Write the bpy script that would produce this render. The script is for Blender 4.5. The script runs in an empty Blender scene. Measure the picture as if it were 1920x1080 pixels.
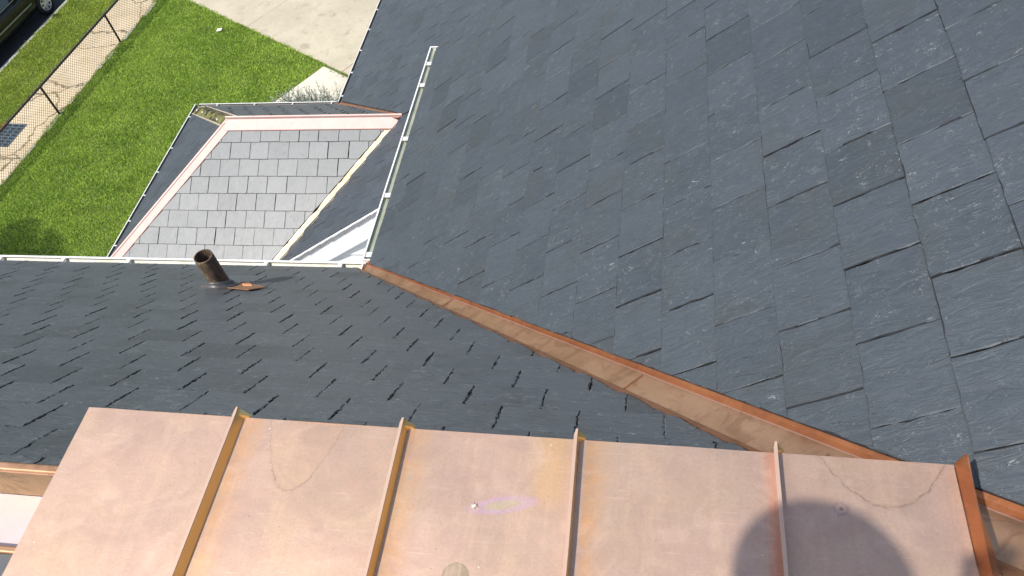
import bpy, math, random
import numpy as np
from mathutils import Vector, Matrix
random.seed(7); np.random.seed(7)
R = math.radians
scene = bpy.context.scene
COL = scene.collection

# ---------------------------------------------------------------- camera, world, sun, exposure
H0 = 11.2                                   # the camera's height above the street
cam_d = bpy.data.cameras.new('camera'); cam = bpy.data.objects.new('camera', cam_d); COL.objects.link(cam)
right = Vector((0.98380669, 0.12875077, -0.12420959))
down = Vector((0.02433148, -0.78416157, -0.62006988))
fwd = Vector((-0.17716115, 0.60707885, -0.77454878))
m = Matrix((right, -down, -fwd)).transposed().to_4x4()
m.translation = Vector((0, 0, H0))
cam.matrix_world = m
cam_d.sensor_width = 36; cam_d.lens = 1481.83 / 1920 * 36
cam_d.clip_start = 0.02; cam_d.clip_end = 2000
scene.camera = cam

SUN = Vector((-0.395, -0.39, 0.833)).normalized()
world = bpy.data.worlds.new('World'); scene.world = world; world.use_nodes = True
wn = world.node_tree.nodes; wl = world.node_tree.links
bg = wn['Background']; sky = wn.new('ShaderNodeTexSky'); sky.sky_type = 'NISHITA'; sky.sun_disc = False
sky.sun_elevation = math.asin(SUN.z); sky.sun_rotation = math.atan2(SUN.x, SUN.y)
sky.dust_density = 2.0; sky.altitude = 100
wl.new(sky.outputs[0], bg.inputs[0]); bg.inputs[1].default_value = 0.15
sd = bpy.data.lights.new('sun', 'SUN'); sd.energy = 4.3; sd.angle = R(0.8); sd.color = (1, 0.95, 0.88)
so = bpy.data.objects.new('sun', sd); COL.objects.link(so)
so.rotation_euler = SUN.to_track_quat('Z', 'Y').to_euler(); so.location = (-10, -12, 30)
scene.view_settings.view_transform = 'Standard'; scene.view_settings.look = 'None'
scene.view_settings.exposure = 0.3; scene.view_settings.gamma = 1

# ---------------------------------------------------------------- node helpers
class NT:
    def __init__(s, name):
        s.m = bpy.data.materials.new(name); s.m.use_nodes = True
        s.t = s.m.node_tree; s.n = s.t.nodes; s.l = s.t.links
        s.b = s.n['Principled BSDF']
    def put(s, sock, v):
        if hasattr(v, 'is_linked') or isinstance(v, bpy.types.NodeSocket): s.l.new(v, sock)
        elif isinstance(v, (tuple, list)) and len(v) == 3 and len(sock.default_value) == 4: sock.default_value = (*v, 1)
        else: sock.default_value = v
    def math(s, op, a, b=0.0, c=None, clamp=False):
        n = s.n.new('ShaderNodeMath'); n.operation = op; n.use_clamp = clamp
        s.put(n.inputs[0], a); s.put(n.inputs[1], b)
        if c is not None: s.put(n.inputs[2], c)
        return n.outputs[0]
    def obj(s):
        return s.n.new('ShaderNodeTexCoord').outputs['Object']
    def attr(s, name, out='Vector'):
        n = s.n.new('ShaderNodeAttribute'); n.attribute_name = name; return n.outputs[out]
    def map(s, v, scale=(1, 1, 1), loc=(0, 0, 0), rot=(0, 0, 0)):
        n = s.n.new('ShaderNodeMapping'); s.put(n.inputs['Vector'], v)
        n.inputs['Scale'].default_value = scale; n.inputs['Location'].default_value = loc; n.inputs['Rotation'].default_value = rot
        return n.outputs[0]
    def noise(s, v, scale=5, detail=4, rough=0.55, dist=0.0, out=0):
        n = s.n.new('ShaderNodeTexNoise'); s.put(n.inputs['Vector'], v)
        n.inputs['Scale'].default_value = scale; n.inputs['Detail'].default_value = detail
        n.inputs['Roughness'].default_value = rough; n.inputs['Distortion'].default_value = dist
        return n.outputs[out]
    def vor(s, v, scale=5, feature='F1', out='Distance', rand=1):
        n = s.n.new('ShaderNodeTexVoronoi'); n.feature = feature; s.put(n.inputs['Vector'], v)
        n.inputs['Scale'].default_value = scale; n.inputs['Randomness'].default_value = rand
        return n.outputs[out]
    def ramp(s, f, a, b, va=0.0, vb=1.0):
        n = s.n.new('ShaderNodeMapRange'); n.interpolation_type = 'SMOOTHSTEP'
        s.put(n.inputs[0], f); n.inputs[1].default_value = a; n.inputs[2].default_value = b
        n.inputs[3].default_value = va; n.inputs[4].default_value = vb
        return n.outputs[0]
    def mix(s, f, a, b, mode='MIX'):
        n = s.n.new('ShaderNodeMix'); n.data_type = 'RGBA'; n.blend_type = mode
        s.put(n.inputs[0], f); s.put(n.inputs[6], a); s.put(n.inputs[7], b); return n.outputs[2]
    def sep(s, v):
        n = s.n.new('ShaderNodeSeparateXYZ'); s.put(n.inputs[0], v); return n.outputs
    def comb(s, x, y, z=0.0):
        n = s.n.new('ShaderNodeCombineXYZ'); s.put(n.inputs[0], x); s.put(n.inputs[1], y); s.put(n.inputs[2], z); return n.outputs[0]
    def vadd(s, a, b):
        n = s.n.new('ShaderNodeVectorMath'); n.operation = 'ADD'; s.put(n.inputs[0], a); s.put(n.inputs[1], b); return n.outputs[0]
    def bump(s, h, strength=0.3, dist=0.01, normal=None):
        n = s.n.new('ShaderNodeBump'); s.put(n.inputs['Height'], h)
        n.inputs['Strength'].default_value = strength; n.inputs['Distance'].default_value = dist
        if normal is not None: s.put(n.inputs['Normal'], normal)
        return n.outputs[0]
    def out(s, col=None, rough=None, metal=None, normal=None, spec=None):
        if col is not None: s.put(s.b.inputs['Base Color'], col)
        if rough is not None: s.put(s.b.inputs['Roughness'], rough)
        if metal is not None: s.put(s.b.inputs['Metallic'], metal)
        if normal is not None: s.put(s.b.inputs['Normal'], normal)
        if spec is not None: s.put(s.b.inputs['Specular IOR Level'], spec)
        return s.m

def slate_mat(name, lo, hi, rough=0.5, spec=0.5, scratch=1.0, streak_v=True, green=(0.05, 0.055, 0.05), bmp=0.7):
    t = NT(name); p = t.attr('plane_pos'); rnd = t.attr('slate_rand', 'Fac')
    sx = (1, 0.32, 1) if streak_v else (0.32, 1, 1)
    ps = t.map(p, sx)
    big = t.noise(p, 7, 5, 0.6, 0.6)
    mid = t.noise(ps, 30, 6, 0.65, 1.2)
    fine = t.noise(p, 260, 4, 0.7)
    base = t.mix(t.math('ADD', t.math('MULTIPLY', rnd, 0.34), t.math('MULTIPLY', big, 0.56), clamp=True), lo, hi)
    base = t.mix(t.ramp(mid, 0.3, 0.75, 0.0, 0.35), base, hi)
    base = t.mix(t.math('MULTIPLY', t.math('GREATER_THAN', rnd, 0.955), 0.34), base, tuple(x * 0.45 for x in lo))
    base = t.mix(t.ramp(t.noise(t.map(p, (1, 1, 0.02)), 3.1, 3), 0.5, 0.7, 0, 0.4), base, green)
    # thin pale flakes and scratches with a shape of their own
    ridge = t.math('ABSOLUTE', t.math('SUBTRACT', t.noise(ps, 17, 3, 0.55, 2.4), 0.5))
    line = t.ramp(ridge, 0.0, 0.011, 1, 0)
    gate = t.ramp(t.noise(p, 13, 4, 0.6), 0.50, 0.62)
    line = t.math('MULTIPLY', line, gate)
    ridge2 = t.math('ABSOLUTE', t.math('SUBTRACT', t.noise(p, 34, 3, 0.6, 1.8), 0.5))
    line2 = t.math('MULTIPLY', t.ramp(ridge2, 0.0, 0.017, 1, 0), t.ramp(t.noise(p, 26, 4, 0.7), 0.52, 0.66))
    sp = t.ramp(t.noise(p, 150, 2, 0.5), 0.68, 0.76)
    sc = t.math('MULTIPLY', t.math('MAXIMUM', t.math('MAXIMUM', line, t.math('MULTIPLY', line2, 0.8)), t.math('MULTIPLY', sp, 0.5)), 0.64 * scratch)
    per = t.ramp(t.math('FRACT', t.math('MULTIPLY', rnd, 7.31)), 0.0, 1.0, 0.5, 1.15)
    sc = t.math('MULTIPLY', sc, per, clamp=True)
    base = t.mix(sc, base, (0.29, 0.31, 0.315))
    dk = t.ramp(t.noise(ps, 24, 4, 0.7, 1.0), 0.68, 0.8, 0, 0.5)
    base = t.mix(dk, base, tuple(x * 0.55 for x in lo))
    h = t.math('ADD', t.math('MULTIPLY', mid, 1.0), t.math('MULTIPLY', fine, 0.18))
    h = t.math('ADD', h, t.math('MULTIPLY', line, 0.4))
    step = t.noise(ps, 9, 2, 0.5, 1.5)
    h = t.math('ADD', h, t.math('MULTIPLY', t.math('SNAP', step, 0.12), 1.6))
    r = t.math('ADD', rough - 0.08, t.math('MULTIPLY', mid, 0.16))
    return t.out(base, r, 0, t.bump(h, bmp, 0.005), spec)

M_slate = slate_mat('weathered_blue_slate', (0.034, 0.042, 0.051), (0.070, 0.084, 0.097), 0.5, 0.45, 1.3, bmp=1.0)
M_slate_b = slate_mat('dark_grey_slate', (0.072, 0.081, 0.087), (0.126, 0.137, 0.142), 0.47, 0.5, 1.5, False, (0.06, 0.064, 0.052))
M_slate_d = slate_mat('smooth_grey_slate', (0.082, 0.092, 0.099), (0.165, 0.180, 0.186), 0.45, 0.5, 0.10, True, (0.14, 0.15, 0.15), bmp=0.25)

def copper(name, col=(0.83, 0.49, 0.36), tint=(0.80, 0.55, 0.42), rough=0.42, deck=False, dark=None, metal=1.0, blot=0.5):
    t = NT(name); p = t.obj()
    x, y, z = t.sep(p)[0:3]
    big = t.noise(p, 3.2, 5, 0.6, 0.8); mid = t.noise(p, 19, 5, 0.65, 0.5); fine = t.noise(p, 420, 3, 0.6)
    base = t.mix(t.ramp(big, 0.35, 0.65), col, tint)
    base = t.mix(t.ramp(mid, 0.5, 0.75, 0, 0.22), base, (0.62, 0.38, 0.25))
    if dark: base = t.mix(t.ramp(t.noise(p, 11, 5, 0.7, 1.0), 0.48, 0.62, 0, blot), base, dark)
    r = t.math('ADD', rough - 0.07, t.math('MULTIPLY', mid, 0.14))
    met = metal
    if deck:
        # shapes of their own: drip outlines, a heat-tinted spot, a round grey stain, specks and scratches
        wob = t.math('MULTIPLY', t.math('SUBTRACT', t.noise(p, 30, 4, 0.6), 0.5), 0.022)
        wob2 = t.math('MULTIPLY', t.math('SUBTRACT', t.noise(p, 60, 3, 0.6), 0.5), 0.02)
        def curve(cx, ytip, ax, w, x0, x1):
            dx = t.math('SUBTRACT', x, cx + 0.0); dx = t.math('ADD', dx, wob2)
            yy = t.math('ADD', t.math('MULTIPLY', t.math('POWER', t.math('ABSOLUTE', t.math('DIVIDE', dx, ax)), 2.2), 0.14), ytip)
            d = t.math('SUBTRACT', t.math('ADD', y, wob), yy)
            inside = t.math('MULTIPLY', t.ramp(d, -0.001, 0.001), t.math('LESS_THAN', t.math('ABSOLUTE', t.math('SUBTRACT', x, cx)), ax * 1.6))
            line = t.math('MULTIPLY', t.ramp(t.math('ABSOLUTE', d), 0.0, w, 1, 0), t.math('LESS_THAN', t.math('ABSOLUTE', t.math('SUBTRACT', x, cx)), ax * 1.6))
            return line, inside
        l1, i1 = curve(-0.845, 0.69, 0.085, 0.0036, 0, 0)
        l2, i2 = curve(0.50, 0.755, 0.145, 0.0045, 0, 0)
        l3, i3 = curve(-0.845, 0.69, 0.085, 0.013, 0, 0); l4, i4 = curve(0.50, 0.755, 0.145, 0.016, 0, 0)
        halo = t.math('MULTIPLY', t.math('MAXIMUM', l3, l4), t.ramp(t.noise(p, 23, 4, 0.7), 0.35, 0.65))
        base = t.mix(t.math('MULTIPLY', halo, 0.45), base, (0.42, 0.29, 0.20))
        line = t.math('MULTIPLY', t.math('MAXIMUM', l1, l2), t.ramp(t.noise(p, 45, 3, 0.7), 0.35, 0.6, 0.25, 1.0))
        base = t.mix(t.math('MULTIPLY', t.math('MAXIMUM', i1, i2), 0.35), base, (0.66, 0.45, 0.28))
        base = t.mix(t.math('MULTIPLY', line, 0.75), base, (0.24, 0.17, 0.12))
        # golden wash next to the seams: their reflected glow painted into the pans
        for sx in (-1.01, -0.575, -0.145):
            d = t.math('SUBTRACT', x, sx)
            w = t.math('MULTIPLY', t.ramp(d, 0.0, 0.075, 1, 0), t.math('GREATER_THAN', d, 0.0))
            base = t.mix(t.math('MULTIPLY', w, t.ramp(mid, 0.3, 0.7, 0.25, 0.8)), base, (0.70, 0.38, 0.15))
        d = t.math('ABSOLUTE', t.math('SUBTRACT', x, -0.225))  # golden band left of the third seam, stronger towards the front edge
        base = t.mix(t.math('MULTIPLY', t.ramp(d, 0.0, 0.07, 1, 0), t.ramp(t.math('ADD', y, wob), 0.66, 0.74, 0, 0.7)), base, (0.74, 0.46, 0.20))
        d = t.math('ABSOLUTE', t.math('SUBTRACT', x, 0.262))
        base = t.mix(t.math('MULTIPLY', t.ramp(d, 0.0, 0.022, 1, 0), t.ramp(big, 0.3, 0.6, 0.4, 0.9)), base, (0.56, 0.16, 0.09))  # red reflection from the fourth seam's left side, painted into the pan
        # elliptic heat tint beside the solder spot
        ex = t.math('ADD', t.math('MULTIPLY', t.math('SUBTRACT', x, -0.325), 0.97), t.math('MULTIPLY', t.math('SUBTRACT', y, 0.695), 0.24))
        ey = t.math('SUBTRACT', t.math('MULTIPLY', t.math('SUBTRACT', y, 0.695), 0.97), t.math('MULTIPLY', t.math('SUBTRACT', x, -0.325), 0.20))
        el = t.math('SQRT', t.math('ADD', t.math('POWER', t.math('DIVIDE', ex, 0.078), 2), t.math('POWER', t.math('DIVIDE', ey, 0.019), 2)))
        el = t.math('ADD', el, t.math('MULTIPLY', wob, 9))
        base = t.mix(t.ramp(el, 0.75, 1.25, 0.55, 0), base, (0.60, 0.40, 0.62))
        base = t.mix(t.ramp(el, 0.35, 0.8, 0.6, 0), base, (0.56, 0.52, 0.22))
        # round stain
        cx, cy = -0.405, 0.528
        rr = t.math('SQRT', t.math('ADD', t.math('POWER', t.math('SUBTRACT', x, cx), 2), t.math('POWER', t.math('SUBTRACT', y, cy), 2)))
        rr = t.math('ADD', rr, t.math('MULTIPLY', wob, 0.22))
        st = t.ramp(rr, 0.0285, 0.031, 1, 0); rim = t.ramp(t.math('ABSOLUTE', t.math('SUBTRACT', rr, 0.029)), 0, 0.0018, 1, 0)
        base = t.mix(t.math('MULTIPLY', st, t.ramp(mid, 0.3, 0.6, 0.65, 0.9)), base, (0.21, 0.175, 0.10))
        base = t.mix(t.math('MULTIPLY', rim, 0.5), base, (0.18, 0.14, 0.09))
        # purple blot in the last pan
        q = t.math('SQRT', t.math('ADD', t.math('POWER', t.math('SUBTRACT', x, 0.402), 2), t.math('POWER', t.math('SUBTRACT', y, 0.742), 2)))
        q = t.math('ADD', q, t.math('MULTIPLY', wob2, 0.3))
        base = t.mix(t.ramp(t.math('ABSOLUTE', t.math('SUBTRACT', q, 0.013)), 0.0, 0.006, 0.35, 0), base, (0.25, 0.14, 0.22))
        base = t.mix(t.ramp(q, 0.003, 0.006, 0.8, 0), base, (0.12, 0.06, 0.06))
        # long soft run marks along the pans
        run = t.noise(t.map(p, (26, 1.6, 1)), 1.0, 3, 0.5)
        base = t.mix(t.ramp(run, 0.56, 0.66, 0, 0.35), base, (0.70, 0.49, 0.34))
        base = t.mix(t.ramp(t.noise(t.map(p, (60, 1.0, 1), (3, 0, 0)), 1.0, 2, 0.5), 0.66, 0.72, 0, 0.08), base, (0.45, 0.28, 0.19))
        # fine grain, cloudy tarnish and faint wipe marks
        g1 = t.noise(p, 150, 3, 0.8); base = t.mix(t.ramp(g1, 0.35, 0.7, 0, 0.3), base, (0.42, 0.27, 0.20))
        base = t.mix(t.ramp(t.noise(p, 7, 6, 0.7, 1.2), 0.42, 0.66, 0, 0.38), base, (0.47, 0.31, 0.24))
        base = t.mix(t.ramp(t.noise(t.map(p, (1, 1, 1), (9, 2, 0)), 5, 5, 0.65, 2.0), 0.5, 0.72, 0, 0.45), base, (0.72, 0.52, 0.39))
        base = t.mix(t.ramp(t.noise(t.map(p, (4, 30, 1), (0, 0, 0), (0, 0, R(24))), 3, 4, 0.6), 0.58, 0.8, 0, 0.2), base, (0.85, 0.66, 0.54))
        base = t.mix(t.ramp(t.noise(p, 55, 4, 0.75, 1.0), 0.62, 0.74, 0, 0.3), base, (0.34, 0.20, 0.14))
        # scratches
        scr = 0.0
        for (an, ln, lo_, th_, off_) in ((-20, 5.0, 170, 0.80, 0), (-26, 9.0, 260, 0.72, 4), (62, 7, 220, 0.85, 8)):
            sv = t.map(p, (ln, lo_, 1), (off_, off_, 0), (0, 0, R(an)))
            dd = t.vor(sv, 1.0); cc_ = t.sep(t.vor(sv, 1.0, out='Color'))
            dash = t.math('MULTIPLY', t.ramp(dd, 0.05, 0.20, 1, 0), t.math('GREATER_THAN', cc_[1], th_ + 0.12))
            scr = t.math('MAXIMUM', scr, dash)
        base = t.mix(t.math('MULTIPLY', scr, 0.22), base, (1.0, 0.86, 0.74))
        # specks
        v = t.vor(p, 48); vc = t.vor(p, 48, out='Color')
        sz = t.math('MULTIPLY', t.sep(vc)[0], 0.085)
        dot = t.math('MULTIPLY', t.math('LESS_THAN', v, sz), t.math('GREATER_THAN', t.sep(vc)[1], 0.66))
        base = t.mix(t.math('MULTIPLY', dot, 0.75), base, (0.22, 0.13, 0.09))
        v2 = t.vor(t.map(p, (1, 1, 1), (5, 3, 0)), 27); vc2 = t.vor(t.map(p, (1, 1, 1), (5, 3, 0)), 27, out='Color')
        dot2 = t.math('MULTIPLY', t.math('LESS_THAN', v2, 0.045), t.math('GREATER_THAN', t.sep(vc2)[1], 0.8))
        base = t.mix(t.math('MULTIPLY', dot2, 0.7), base, (1, 0.9, 0.75))
        dull = t.math('MAXIMUM', t.math('MULTIPLY', st, 0.8), t.math('MULTIPLY', dot, 0.9))
        met = t.math('SUBTRACT', metal, t.math('MULTIPLY', dull, metal))
    hgt = t.math('ADD', t.math('MULTIPLY', t.noise(p, 4.0, 3, 0.5), 0.35), t.math('MULTIPLY', fine, 0.012))
    hgt = t.math('ADD', hgt, t.math('MULTIPLY', mid, 0.05))
    return t.out(base, r, met, t.bump(hgt, 0.35, 0.02))

M_deck = copper('weathered_copper_sheet', (0.60, 0.42, 0.325), (0.61, 0.44, 0.31), 0.56, deck=True, metal=0.8)
M_seam = copper('copper_seam_metal', (1.0, 0.66, 0.24), (1.0, 0.68, 0.28), 0.36, metal=0.9)  # orange bounce light between pan and seam put into the base colour
M_seam_top = copper('sunlit_seam_top', (0.55, 0.38, 0.29), (0.57, 0.41, 0.30), 0.5, metal=0.4)  # same copper, paler: sunlit tops and left faces put into the colour
M_valley = copper('scuffed_copper_valley', (0.56, 0.325, 0.19), (0.44, 0.24, 0.13), 0.44, dark=(0.28, 0.14, 0.07), metal=0.7, blot=0.45)
M_valley_s = copper('orange_brown_valley_side', (0.44, 0.23, 0.13), (0.38, 0.19, 0.10), 0.5, dark=(0.24, 0.12, 0.06), metal=0.6, blot=0.5)
M_rim = copper('dark_orange_copper', (0.46, 0.18, 0.075), (0.38, 0.135, 0.055), 0.5, dark=(0.30, 0.12, 0.06), metal=0.8)
M_cap = copper('pale_bright_copper', (0.41, 0.275, 0.26), (0.43, 0.30, 0.27), 0.58, metal=0.5)
M_brown = copper('brown_tarnished_copper', (0.34, 0.22, 0.10), (0.24, 0.155, 0.07), 0.6, dark=(0.07, 0.045, 0.02), metal=0.25)
M_floorc = copper('pink_copper_pan', (0.68, 0.54, 0.50), (0.66, 0.56, 0.55), 0.5, metal=0.6)

def simple(name, col, rough=0.5, metal=0.0, var=0.15, scale=12, bump=0.1, spec=None, col2=None):
    t = NT(name); p = t.obj()
    n = t.noise(p, scale, 5, 0.6)
    c2 = col2 if col2 else tuple(max(0, c * (1 - var)) for c in col)
    return t.out(t.mix(t.ramp(n, 0.35, 0.65), col, c2), rough, metal, t.bump(t.noise(p, scale * 6, 3), bump, 0.003), spec)
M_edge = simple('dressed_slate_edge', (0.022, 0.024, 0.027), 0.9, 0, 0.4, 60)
M_white = simple('white_painted_metal', (0.76, 0.76, 0.74), 0.4, 0, 0.06)
M_siding = simple('white_vinyl_siding', (0.93, 0.93, 0.93), 0.45, 0, 0.02, 3)
M_ingut = simple('grimy_gutter_inside', (0.62, 0.61, 0.52), 0.6, 0, 0.25, 9, col2=(0.50, 0.49, 0.39))
M_ingut_g = simple('olive_grimed_gutter_inside', (0.62, 0.65, 0.50), 0.7, 0, 0.25, 7, col2=(0.50, 0.53, 0.40))
M_gut_dark = simple('dark_grey_gutter_inside', (0.20, 0.19, 0.17), 0.7)  # dark grey inside for most of the lower gutters
M_bracket = simple('bare_aluminium_hanger', (0.80, 0.80, 0.79), 0.4, 0.25, 0.05)
M_under = simple('dark_roof_felt', (0.02, 0.02, 0.022), 0.9)
M_flash = simple('dull_grey_flashing', (0.36, 0.37, 0.38), 0.5, 0.3)
M_solder = simple('bright_solder', (0.92, 0.88, 0.74), 0.35, 0.6, 0.2, 200, 0.6)
def pipe_mat():
    t = NT('rusty_cast_iron'); p = t.obj()
    a = t.noise(t.map(p, (1, 1, 0.35)), 26, 6, 0.65, 0.8)
    c = t.mix(t.ramp(a, 0.35, 0.62), (0.060, 0.042, 0.030), (0.15, 0.105, 0.07))
    c = t.mix(t.ramp(t.noise(t.map(p, (1, 1, 0.5), (3, 0, 0)), 17, 5, 0.7, 1.5), 0.57, 0.64, 0, 0.8), c, (0.30, 0.26, 0.12))
    c = t.mix(t.ramp(t.noise(p, 90, 3, 0.7), 0.62, 0.7, 0, 0.7), c, (0.02, 0.014, 0.01))
    return t.out(c, 0.75, 0.1, t.bump(t.noise(p, 70, 5, 0.7), 0.6, 0.004))
M_pipe = pipe_mat()
M_collar = simple('grey_rubber_collar', (0.085, 0.083, 0.085), 0.4, 0, 0.3, 30)
def moss_mat():
    t = NT('mossy_bare_hip_board'); p = t.obj()
    c = t.mix(t.ramp(t.noise(p, 9, 5, 0.65, 1.5), 0.4, 0.6), (0.20, 0.19, 0.045), (0.095, 0.095, 0.03))
    c = t.mix(t.ramp(t.noise(t.map(p, (1, 1, 1), (7, 1, 2)), 4.5, 3, 0.5, 0.6), 0.53, 0.55, 0, 0.95), c, (0.014, 0.008, 0.006))
    return t.out(c, 0.8, 0, t.bump(t.noise(p, 60, 5), 0.6, 0.01))
M_moss = moss_mat()
def valley_near_mat():
    t = NT('raw_yellow_copper_valley'); p = t.obj()
    c = t.mix(t.ramp(t.noise(p, 6, 5, 0.65, 1.5), 0.4, 0.6), (0.80, 0.62, 0.40), (0.84, 0.70, 0.50))
    c = t.mix(t.ramp(t.noise(p, 22, 5, 0.7, 1.2), 0.60, 0.68, 0, 0.7), c, (0.40, 0.24, 0.10))
    return t.out(c, 0.5, 0.55, t.bump(t.noise(p, 12, 4), 0.4, 0.01))
M_valley_y = valley_near_mat()

def concrete(name, a, b, speck=(0.18, 0.15, 0.11), scale=1.0):
    t = NT(name); p = t.obj()
    c = t.mix(t.ramp(t.noise(p, 0.7 * scale, 6, 0.65, 0.4), 0.35, 0.65), a, b)
    c = t.mix(t.ramp(t.noise(p, 3.2 * scale, 6, 0.75, 0.6), 0.52, 0.72, 0, 0.5), c, speck)
    c = t.mix(t.ramp(t.noise(p, 40, 4, 0.8), 0.55, 0.72, 0, 0.5), c, speck)
    c = t.mix(t.ramp(t.noise(p, 24, 3, 0.6), 0.3, 0.42, 0.4, 0), c, tuple(min(1, x * 1.35) for x in a))
    return t.out(c, 0.85, 0, t.bump(t.noise(p, 30, 5, 0.7), 0.35, 0.01))
M_drive = concrete('grey_tan_concrete', (0.47, 0.42, 0.31), (0.40, 0.355, 0.26))
M_path = concrete('pale_pebbly_concrete', (0.58, 0.54, 0.44), (0.46, 0.43, 0.34), (0.26, 0.23, 0.17), 2)
def walk_mat():
    t = NT('tan_cracked_sidewalk'); p = t.obj()
    c = t.mix(t.ramp(t.noise(p, 1.4, 6, 0.65, 0.4), 0.35, 0.65), (0.60, 0.49, 0.325), (0.50, 0.405, 0.26))
    pd = t.vadd(p, t.map(t.noise(p, 1.6, 4, 0.6, out=1), (0.7, 0.7, 0)))
    cr = t.vor(pd, 0.62, 'DISTANCE_TO_EDGE')
    c = t.mix(t.ramp(cr, 0.004, 0.02, 0.85, 0), c, (0.13, 0.10, 0.05))
    return t.out(c, 0.85, 0, t.bump(t.noise(p, 30, 5, 0.7), 0.3, 0.01))
M_walk = walk_mat()
M_curb = concrete('old_kerb_concrete', (0.42, 0.41, 0.38), (0.33, 0.32, 0.29))
M_road = simple('dark_asphalt', (0.055, 0.053, 0.055), 0.85, 0, 0.3, 4, 0.5)
M_soil = simple('dark_soil', (0.09, 0.13, 0.025), 0.95, 0, 0.4, 6, 0.5, col2=(0.07, 0.10, 0.02))
M_farland = simple('far_lawn', (0.07, 0.10, 0.03), 0.95, 0, 0.4, 0.8, 0.5)
def grass_mat(name, a, b, c_):
    t = NT(name); rnd = t.attr('blade_rand', 'Fac'); p = t.obj()
    big = t.noise(p, 0.75, 4, 0.6, 0.7); mid = t.noise(p, 3.5, 4, 0.6)
    c = t.mix(t.ramp(big, 0.38, 0.62), a, b)
    c = t.mix(t.ramp(mid, 0.45, 0.7, 0, 0.5), c, c_)
    mow = t.noise(t.map(p, (0.9, 3.6, 1), (0, 0, 0), (0, 0, R(-52))), 0.8, 4, 0.6, 0.8)
    c = t.mix(t.ramp(mow, 0.5, 0.68, 0, 0.55), c, tuple(x * 0.5 for x in a))
    c = t.mix(t.ramp(rnd, 0.0, 1.0, 0.0, 0.6), c, tuple(min(1, x * 1.7) for x in b))
    t.out(c, 0.6, 0, None, 0.25)
    # thin leaves pass some light through
    tr = t.n.new('ShaderNodeBsdfTranslucent'); t.put(tr.inputs[0], c)
    mx = t.n.new('ShaderNodeMixShader'); mx.inputs[0].default_value = 0.3
    t.l.new(t.b.outputs[0], mx.inputs[1]); t.l.new(tr.outputs[0], mx.inputs[2])
    t.l.new(mx.outputs[0], t.n['Material Output'].inputs[0])
    return t.m
M_grass = grass_mat('lawn_grass', (0.19, 0.31, 0.04), (0.34, 0.46, 0.08), (0.43, 0.49, 0.12))
M_grass2 = grass_mat('strip_grass', (0.20, 0.29, 0.035), (0.35, 0.42, 0.07), (0.44, 0.46, 0.12))
M_weed = grass_mat('yellow_weeds', (0.16, 0.22, 0.04), (0.26, 0.28, 0.07), (0.30, 0.28, 0.10))
M_fence = simple('black_fence_coating', (0.018, 0.014, 0.014), 0.45)
M_paint = simple('very_dark_green_car_paint', (0.010, 0.013, 0.011), 0.25, 0.2, 0.1, 3, 0.0)
M_glass = simple('dark_car_glass', (0.02, 0.035, 0.035), 0.06, 0, 0.1, 3, 0.0, 0.8)
M_trim = simple('pale_side_moulding', (0.33, 0.33, 0.32), 0.35, 0.5)
M_tyre = simple('black_tyre_rubber', (0.014, 0.014, 0.014), 0.85)
M_rim_w = simple('silver_wheel_cover', (0.62, 0.62, 0.62), 0.35, 0.6)
M_leafg = simple('silvery_green_leaves', (0.30, 0.34, 0.27), 0.7, 0, 0.5, 9, 0.2, col2=(0.14, 0.19, 0.14))
M_bark = simple('brown_bark', (0.10, 0.07, 0.05), 0.9, 0, 0.4, 6, 0.8)
M_leaf = simple('tree_leaves', (0.06, 0.12, 0.025), 0.7, 0, 0.5, 3, 0.2, col2=(0.035, 0.075, 0.015))
M_paper = simple('scrap_paper', (0.85, 0.83, 0.72), 0.8)
M_cover = simple('blue_grey_iron', (0.10, 0.14, 0.17), 0.6, 0.3, 0.3, 20, 0.4)
M_cover_d = simple('dark_grate_slot', (0.012, 0.014, 0.018), 0.8)
M_brick = simple('worn_red_brick', (0.30, 0.09, 0.05), 0.85, 0, 0.3, 20, 0.5)
M_skin = simple('skin', (0.45, 0.28, 0.20), 0.6, 0, 0.08)
M_shirt = simple('navy_work_shirt', (0.04, 0.05, 0.09), 0.85, 0, 0.2)
M_pants = simple('khaki_work_trousers', (0.20, 0.16, 0.10), 0.85, 0, 0.2)
M_cap_h = simple('dark_knit_hair', (0.03, 0.02, 0.015), 0.8)
M_straw = simple('woven_straw', (0.5, 0.4, 0.24), 0.8, 0, 0.3, 40)
M_phone = simple('black_phone_shell', (0.02, 0.02, 0.02), 0.3)

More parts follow.
